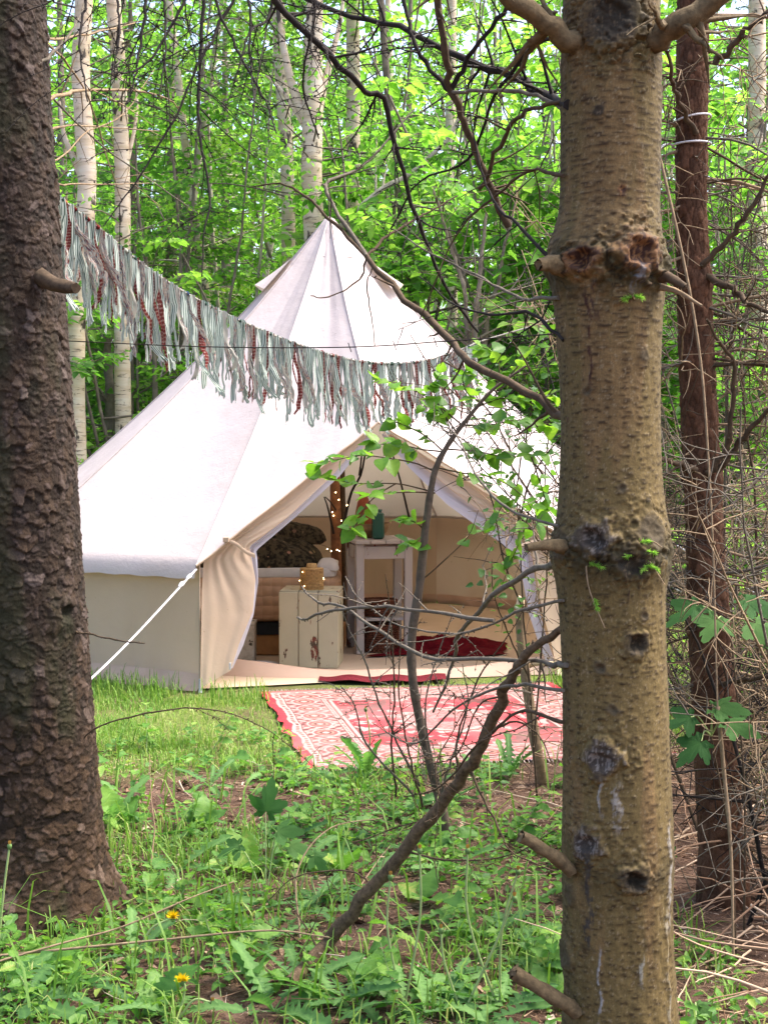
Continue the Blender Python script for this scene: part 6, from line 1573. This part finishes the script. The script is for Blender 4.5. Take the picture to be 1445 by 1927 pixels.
maple_plant(1385, 1800, [(1345, 1330, 4.1, .125, (.8, -.4, .1), (0, -.6, .8)), (1300, 1350, 4.1, .12, (-.9, -.3, -.1), (0, -.6, .8)), (1320, 1395, 4.05, .125, (-.7, -.5, -.3), (0, -.6, .8)), (1370, 1360, 4.05, .12, (.8, -.5, -.1), (0, -.6, .8))], 'seedling with mid green lobed leaves low in front of the slim reddish trunk', (1338, 1385, 4.15))
maple_plant(90, 1925, [(215, 1895, 3.9, .12, (.8, -.3, .1), (0, -.5, .8)), (150, 1900, 3.9, .11, (.3, -.6, .1), (0, -.5, .8))], 'seedling with soft lobed leaves by the base of the scaly trunk')
maple_plant(1310, 1925, [(1310, 1890, 3.75, .09, (.3, -.6, .1), (0, -.6, .8))], 'single lobed seedling leaf at the foot of the tan trunk')
# grass ------------------------------------------------------------
def blades(mb, X, Y, L, W, lean=.5, tint=.5):
    n = len(X); Z = gz(X, Y); a = RNG.random(n) * 6.283; b_ = np.stack([np.cos(a), np.sin(a), 0 * a], -1); s = np.stack([-np.sin(a), np.cos(a), 0 * a], -1)
    le = (RNG.random(n) * lean)[:, None]; L = L[:, None]; W = np.broadcast_to(W, (n,))[:, None]; base = np.stack([X, Y, Z - .004], -1); up = np.array([0, 0, 1.0])
    m1 = base + up * L * .5 + b_ * L * le * .25; m2 = base + up * L * (.88 - .2 * le) + b_ * L * le * .7; tp = base + up * L * (1.02 - .45 * le) + b_ * L * le * 1.15
    V = np.stack([base - s * W, base + s * W, m1 - s * W * .85, m1 + s * W * .85, m2 - s * W * .55, m2 + s * W * .55, tp], 1).reshape(-1, 3); i = np.arange(n)[:, None] * 7
    mb.add(V, np.concatenate([i + [0, 1, 3, 2], i + [2, 3, 5, 4]]), i + [4, 5, 6], tint=np.repeat(np.broadcast_to(tint, (n,)), 7))
def scatter(n, x0, x1, y0, y1, dens):
    X = RNG.uniform(x0, x1, n); Y = RNG.uniform(y0, y1, n); k = RNG.random(n) < dens(X, Y); X, Y = X[k], Y[k]
    v = np.stack([X, Y], -1) - bl_; u, t = v @ rt, v @ ed; k = ~((u > .01) & (u < RW - .01) & (t > .01) & (t < RL)); 
    k &= (np.hypot(X - LO[0], Y - DL) > .23) & (np.hypot(X - RO[0], Y - DR) > .13)
    # keep the tent floor bare
    th = np.degrees(np.arctan2(X - TC[0], TC[1] - Y)); k &= np.hypot(X - TC[0], Y - TC[1]) > 2.2 - .25 * ((th > thA) & (th < thC))
    door = (th > thA - 2) & (th < thC + 2) & (Y > A_[1] - .27 + (X - A_[0]) * .3); k &= ~door
    return X[k], Y[k]
gb = MB()
X, Y = scatter(190000, -5.0, 2.8, 6.0, 10.8, lambda x, y: lawn(x, y) * (.25 + .9 * sstep(.38, .6, fbm(x * 2.2, y * 2.2, 17, 4))))
tn = np.clip(.55 + .35 * (fbm(X * 3, Y * 3, 19, 3) - .5) * 2 + RNG.normal(0, .2, len(X)), 0, 1); blades(gb, X, Y, RNG.uniform(.018, .055, len(X)), .0022, .9, tn)
X, Y = scatter(26000, -2.6, 2.4, 7.4, 9.6, lambda x, y: sstep(.5, .0, np.abs(np.hypot(x - TC[0], y - TC[1]) - 2.42) * 1.6 - .05) * .55); blades(gb, X, Y, RNG.uniform(.05, .16, len(X)), .0028, .7, np.clip(.4 + RNG.normal(0, .2, len(X)), 0, 1))
X, Y = scatter(30000, -3.4, .95, 3.5, 7.2, lambda x, y: .75 * sstep(.5, .72, fbm(x * 1.7, y * 1.7, 23, 4)) + .35 * sstep(.55, .25, np.abs(np.hypot(x - LO[0], y - DL) - .5)) * (x > LO[0] - .1)); blades(gb, X, Y, RNG.uniform(.04, .13, len(X)), .0026, 1.1, np.clip(.45 + RNG.normal(0, .25, len(X)), 0, 1))
X, Y = scatter(900, -1.5, .7, 3.6, 6.2, lambda x, y: .35 + 0 * x); blades(gb, X, Y, RNG.uniform(.12, .32, len(X)), .0040, 1.1, np.clip(.35 + RNG.normal(0, .15, len(X)), 0, 1))
X, Y = scatter(24000, 1.4, 5, 5.2, 13, lambda x, y: .5 + 0 * x); blades(gb, X, Y, RNG.uniform(.03, .12, len(X)), .003, .9, np.clip(.5 + RNG.normal(0, .2, len(X)), 0, 1))
tag(gb.build('grass', MATS['grass_blade']), 'short bright grass on the clearing round the tent', 'grass', kind='stuff')
# tiny ground cover leaves
gc = MB(); X, Y = scatter(30000, -3.4, 1.0, 3.5, 7.2, lambda x, y: sstep(.47, .62, fbm(x * 2.3 + 5, y * 2.3, 29, 4)) * .8); n = len(X); C = np.stack([X, Y, gz(X, Y) + RNG.uniform(.006, .06, n)], -1); sz = RNG.uniform(.012, .048, n)
leaves(gc, C, RNG.normal(0, 1, (n, 3)) * [1, 1, .3], RNG.normal(0, .35, (n, 3)) + [0, -.15, 1], sz, sz * .6, np.clip(.5 + RNG.normal(0, .25, n), 0, 1)); tag(gc.build('ground_cover', MATS['leaf_weed']), 'tiny leafy ground cover spread over the forest floor', 'ground cover', kind='stuff')
# litter
m, nt, b = mat('litter', .9, .1); setc(nt, b, ramp(nt, tintattr(nt), [(.0, (.05, .028, .018)), (.35, (.16, .09, .055)), (.65, (.30, .19, .12)), (.9, (.46, .33, .22)), (1., (.62, .5, .38))]))
lb = MB(); X, Y = scatter(75000, -3.0, 2.4, 3.3, 7.3, lambda x, y: 1 - .75 * lawn(x, y)); n = len(X); C = np.stack([X, Y, gz(X, Y) + RNG.uniform(.001, .012, n)], -1); needles(lb, C, RNG.normal(0, 1, (n, 3)) * [1, 1, .22], RNG.uniform(.012, .05, n), RNG.uniform(.0007, .0018, n), np.clip(.5 + RNG.normal(0, .28, n), 0, 1))
X, Y = scatter(2600, -1.9, 2.4, 3.3, 7.0, lambda x, y: .8 - .6 * lawn(x, y)); n = len(X); C = np.stack([X, Y, gz(X, Y) + .006], -1); sz = RNG.uniform(.012, .05, n); leaves(lb, C, RNG.normal(0, 1, (n, 3)) * [1, 1, .15], RNG.normal(0, .4, (n, 3)) + [0, 0, 1], sz, sz * .55, np.clip(.55 + RNG.normal(0, .3, n), 0, 1), fold=.6, curl=.3)
tag(lb.build('leaf_litter', MATS['litter']), 'brown needles and dead leaf scraps covering the forest floor', 'litter', kind='stuff')
tb = MB()
for i in range(420):
    x, y = random.uniform(-1.7, 2.3), random.uniform(3.4, 6.8)
    if not clear(x, y): continue
    p = wander((x, y, float(gz(x, y)) + random.uniform(.004, .03)), (random.gauss(0, 1), random.gauss(0, 1), random.gauss(0, .06)), random.uniform(.06, .4), 7, .3, 0); p[:, 2] = np.maximum(p[:, 2], gz(p[:, 0], p[:, 1]) + .003); tube(tb, p, np.linspace(random.uniform(.0015, .0035), .001, 7), 4, tint=random.random())
tag(tb.build('fallen_twigs', MATS['litter']), 'thin fallen twigs scattered over the forest floor', 'twigs', kind='stuff')
bp = MB()
for i in range(900):
    x, y = random.uniform(1.02, 2.6), random.uniform(3.5, 6.2)
    if x < .3 * y - .25 and random.random() < .6: continue
    z = random.random() ** 1.6 * (.30 if y > 3.9 else .16)
    p = wander((x, y, z + .01), (random.gauss(0, 1), random.gauss(0, .7), random.gauss(0, .28)), random.uniform(.25, .9), 10, .35, .05); p[:, 2] = np.maximum(p[:, 2], gz(p[:, 0], p[:, 1]) + .004)
    if np.min(np.hypot(p[:, 0] - RO[0], p[:, 1] - DR)) < .13: continue
    tube(bp, p, np.linspace(random.uniform(.002, .0055), .0012, 10), 5, tint=random.uniform(.45, .95))
tag(bp.build('brushwood', MATS['litter']), 'tangle of pale dry brushwood heaped at the foot of the reddish trunk', 'brushwood', kind='stuff')
# long dry stems arching over the weeds, one by one
for pts, d0, d1, r, lab in (([(-20, 1815), (120, 1775), (230, 1745), (360, 1690), (440, 1660)], 4.0, 4.3, .0035, 'dry tan stem arching low over the root of the scaly trunk'), ([(-10, 1800), (300, 1770), (500, 1752), (620, 1765)], 4.05, 4.1, .004, 'long dry stem lying level across to the fallen branch'),
                            ([(1350, 1330), (1362, 1450), (1375, 1600), (1380, 1800)], 4.1, 4.0, .007, 'pale upright dry stem before the slim reddish trunk'), ([(1180, 40), (1300, 560), (1335, 900), (1350, 1330)], 4.3, 4.1, .005, 'long thin pale stem leaning down past the reddish trunk'), ([(565, 1770), (560, 1640), (620, 1560), (720, 1540)], 4.2, 4.6, .003, 'thin dry stem bowed over the weeds beside the fallen branch')):
    mb = MB(); pth = pxpath(pts, d0, d1, 26); tube(mb, pth, np.linspace(r, r * .5, 26), 6, rough=.1); o = part(mb, 'dry_stem', 'twig_tan', None, pth[0]); o.location = pth[0]; tag(o, lab, 'stem')
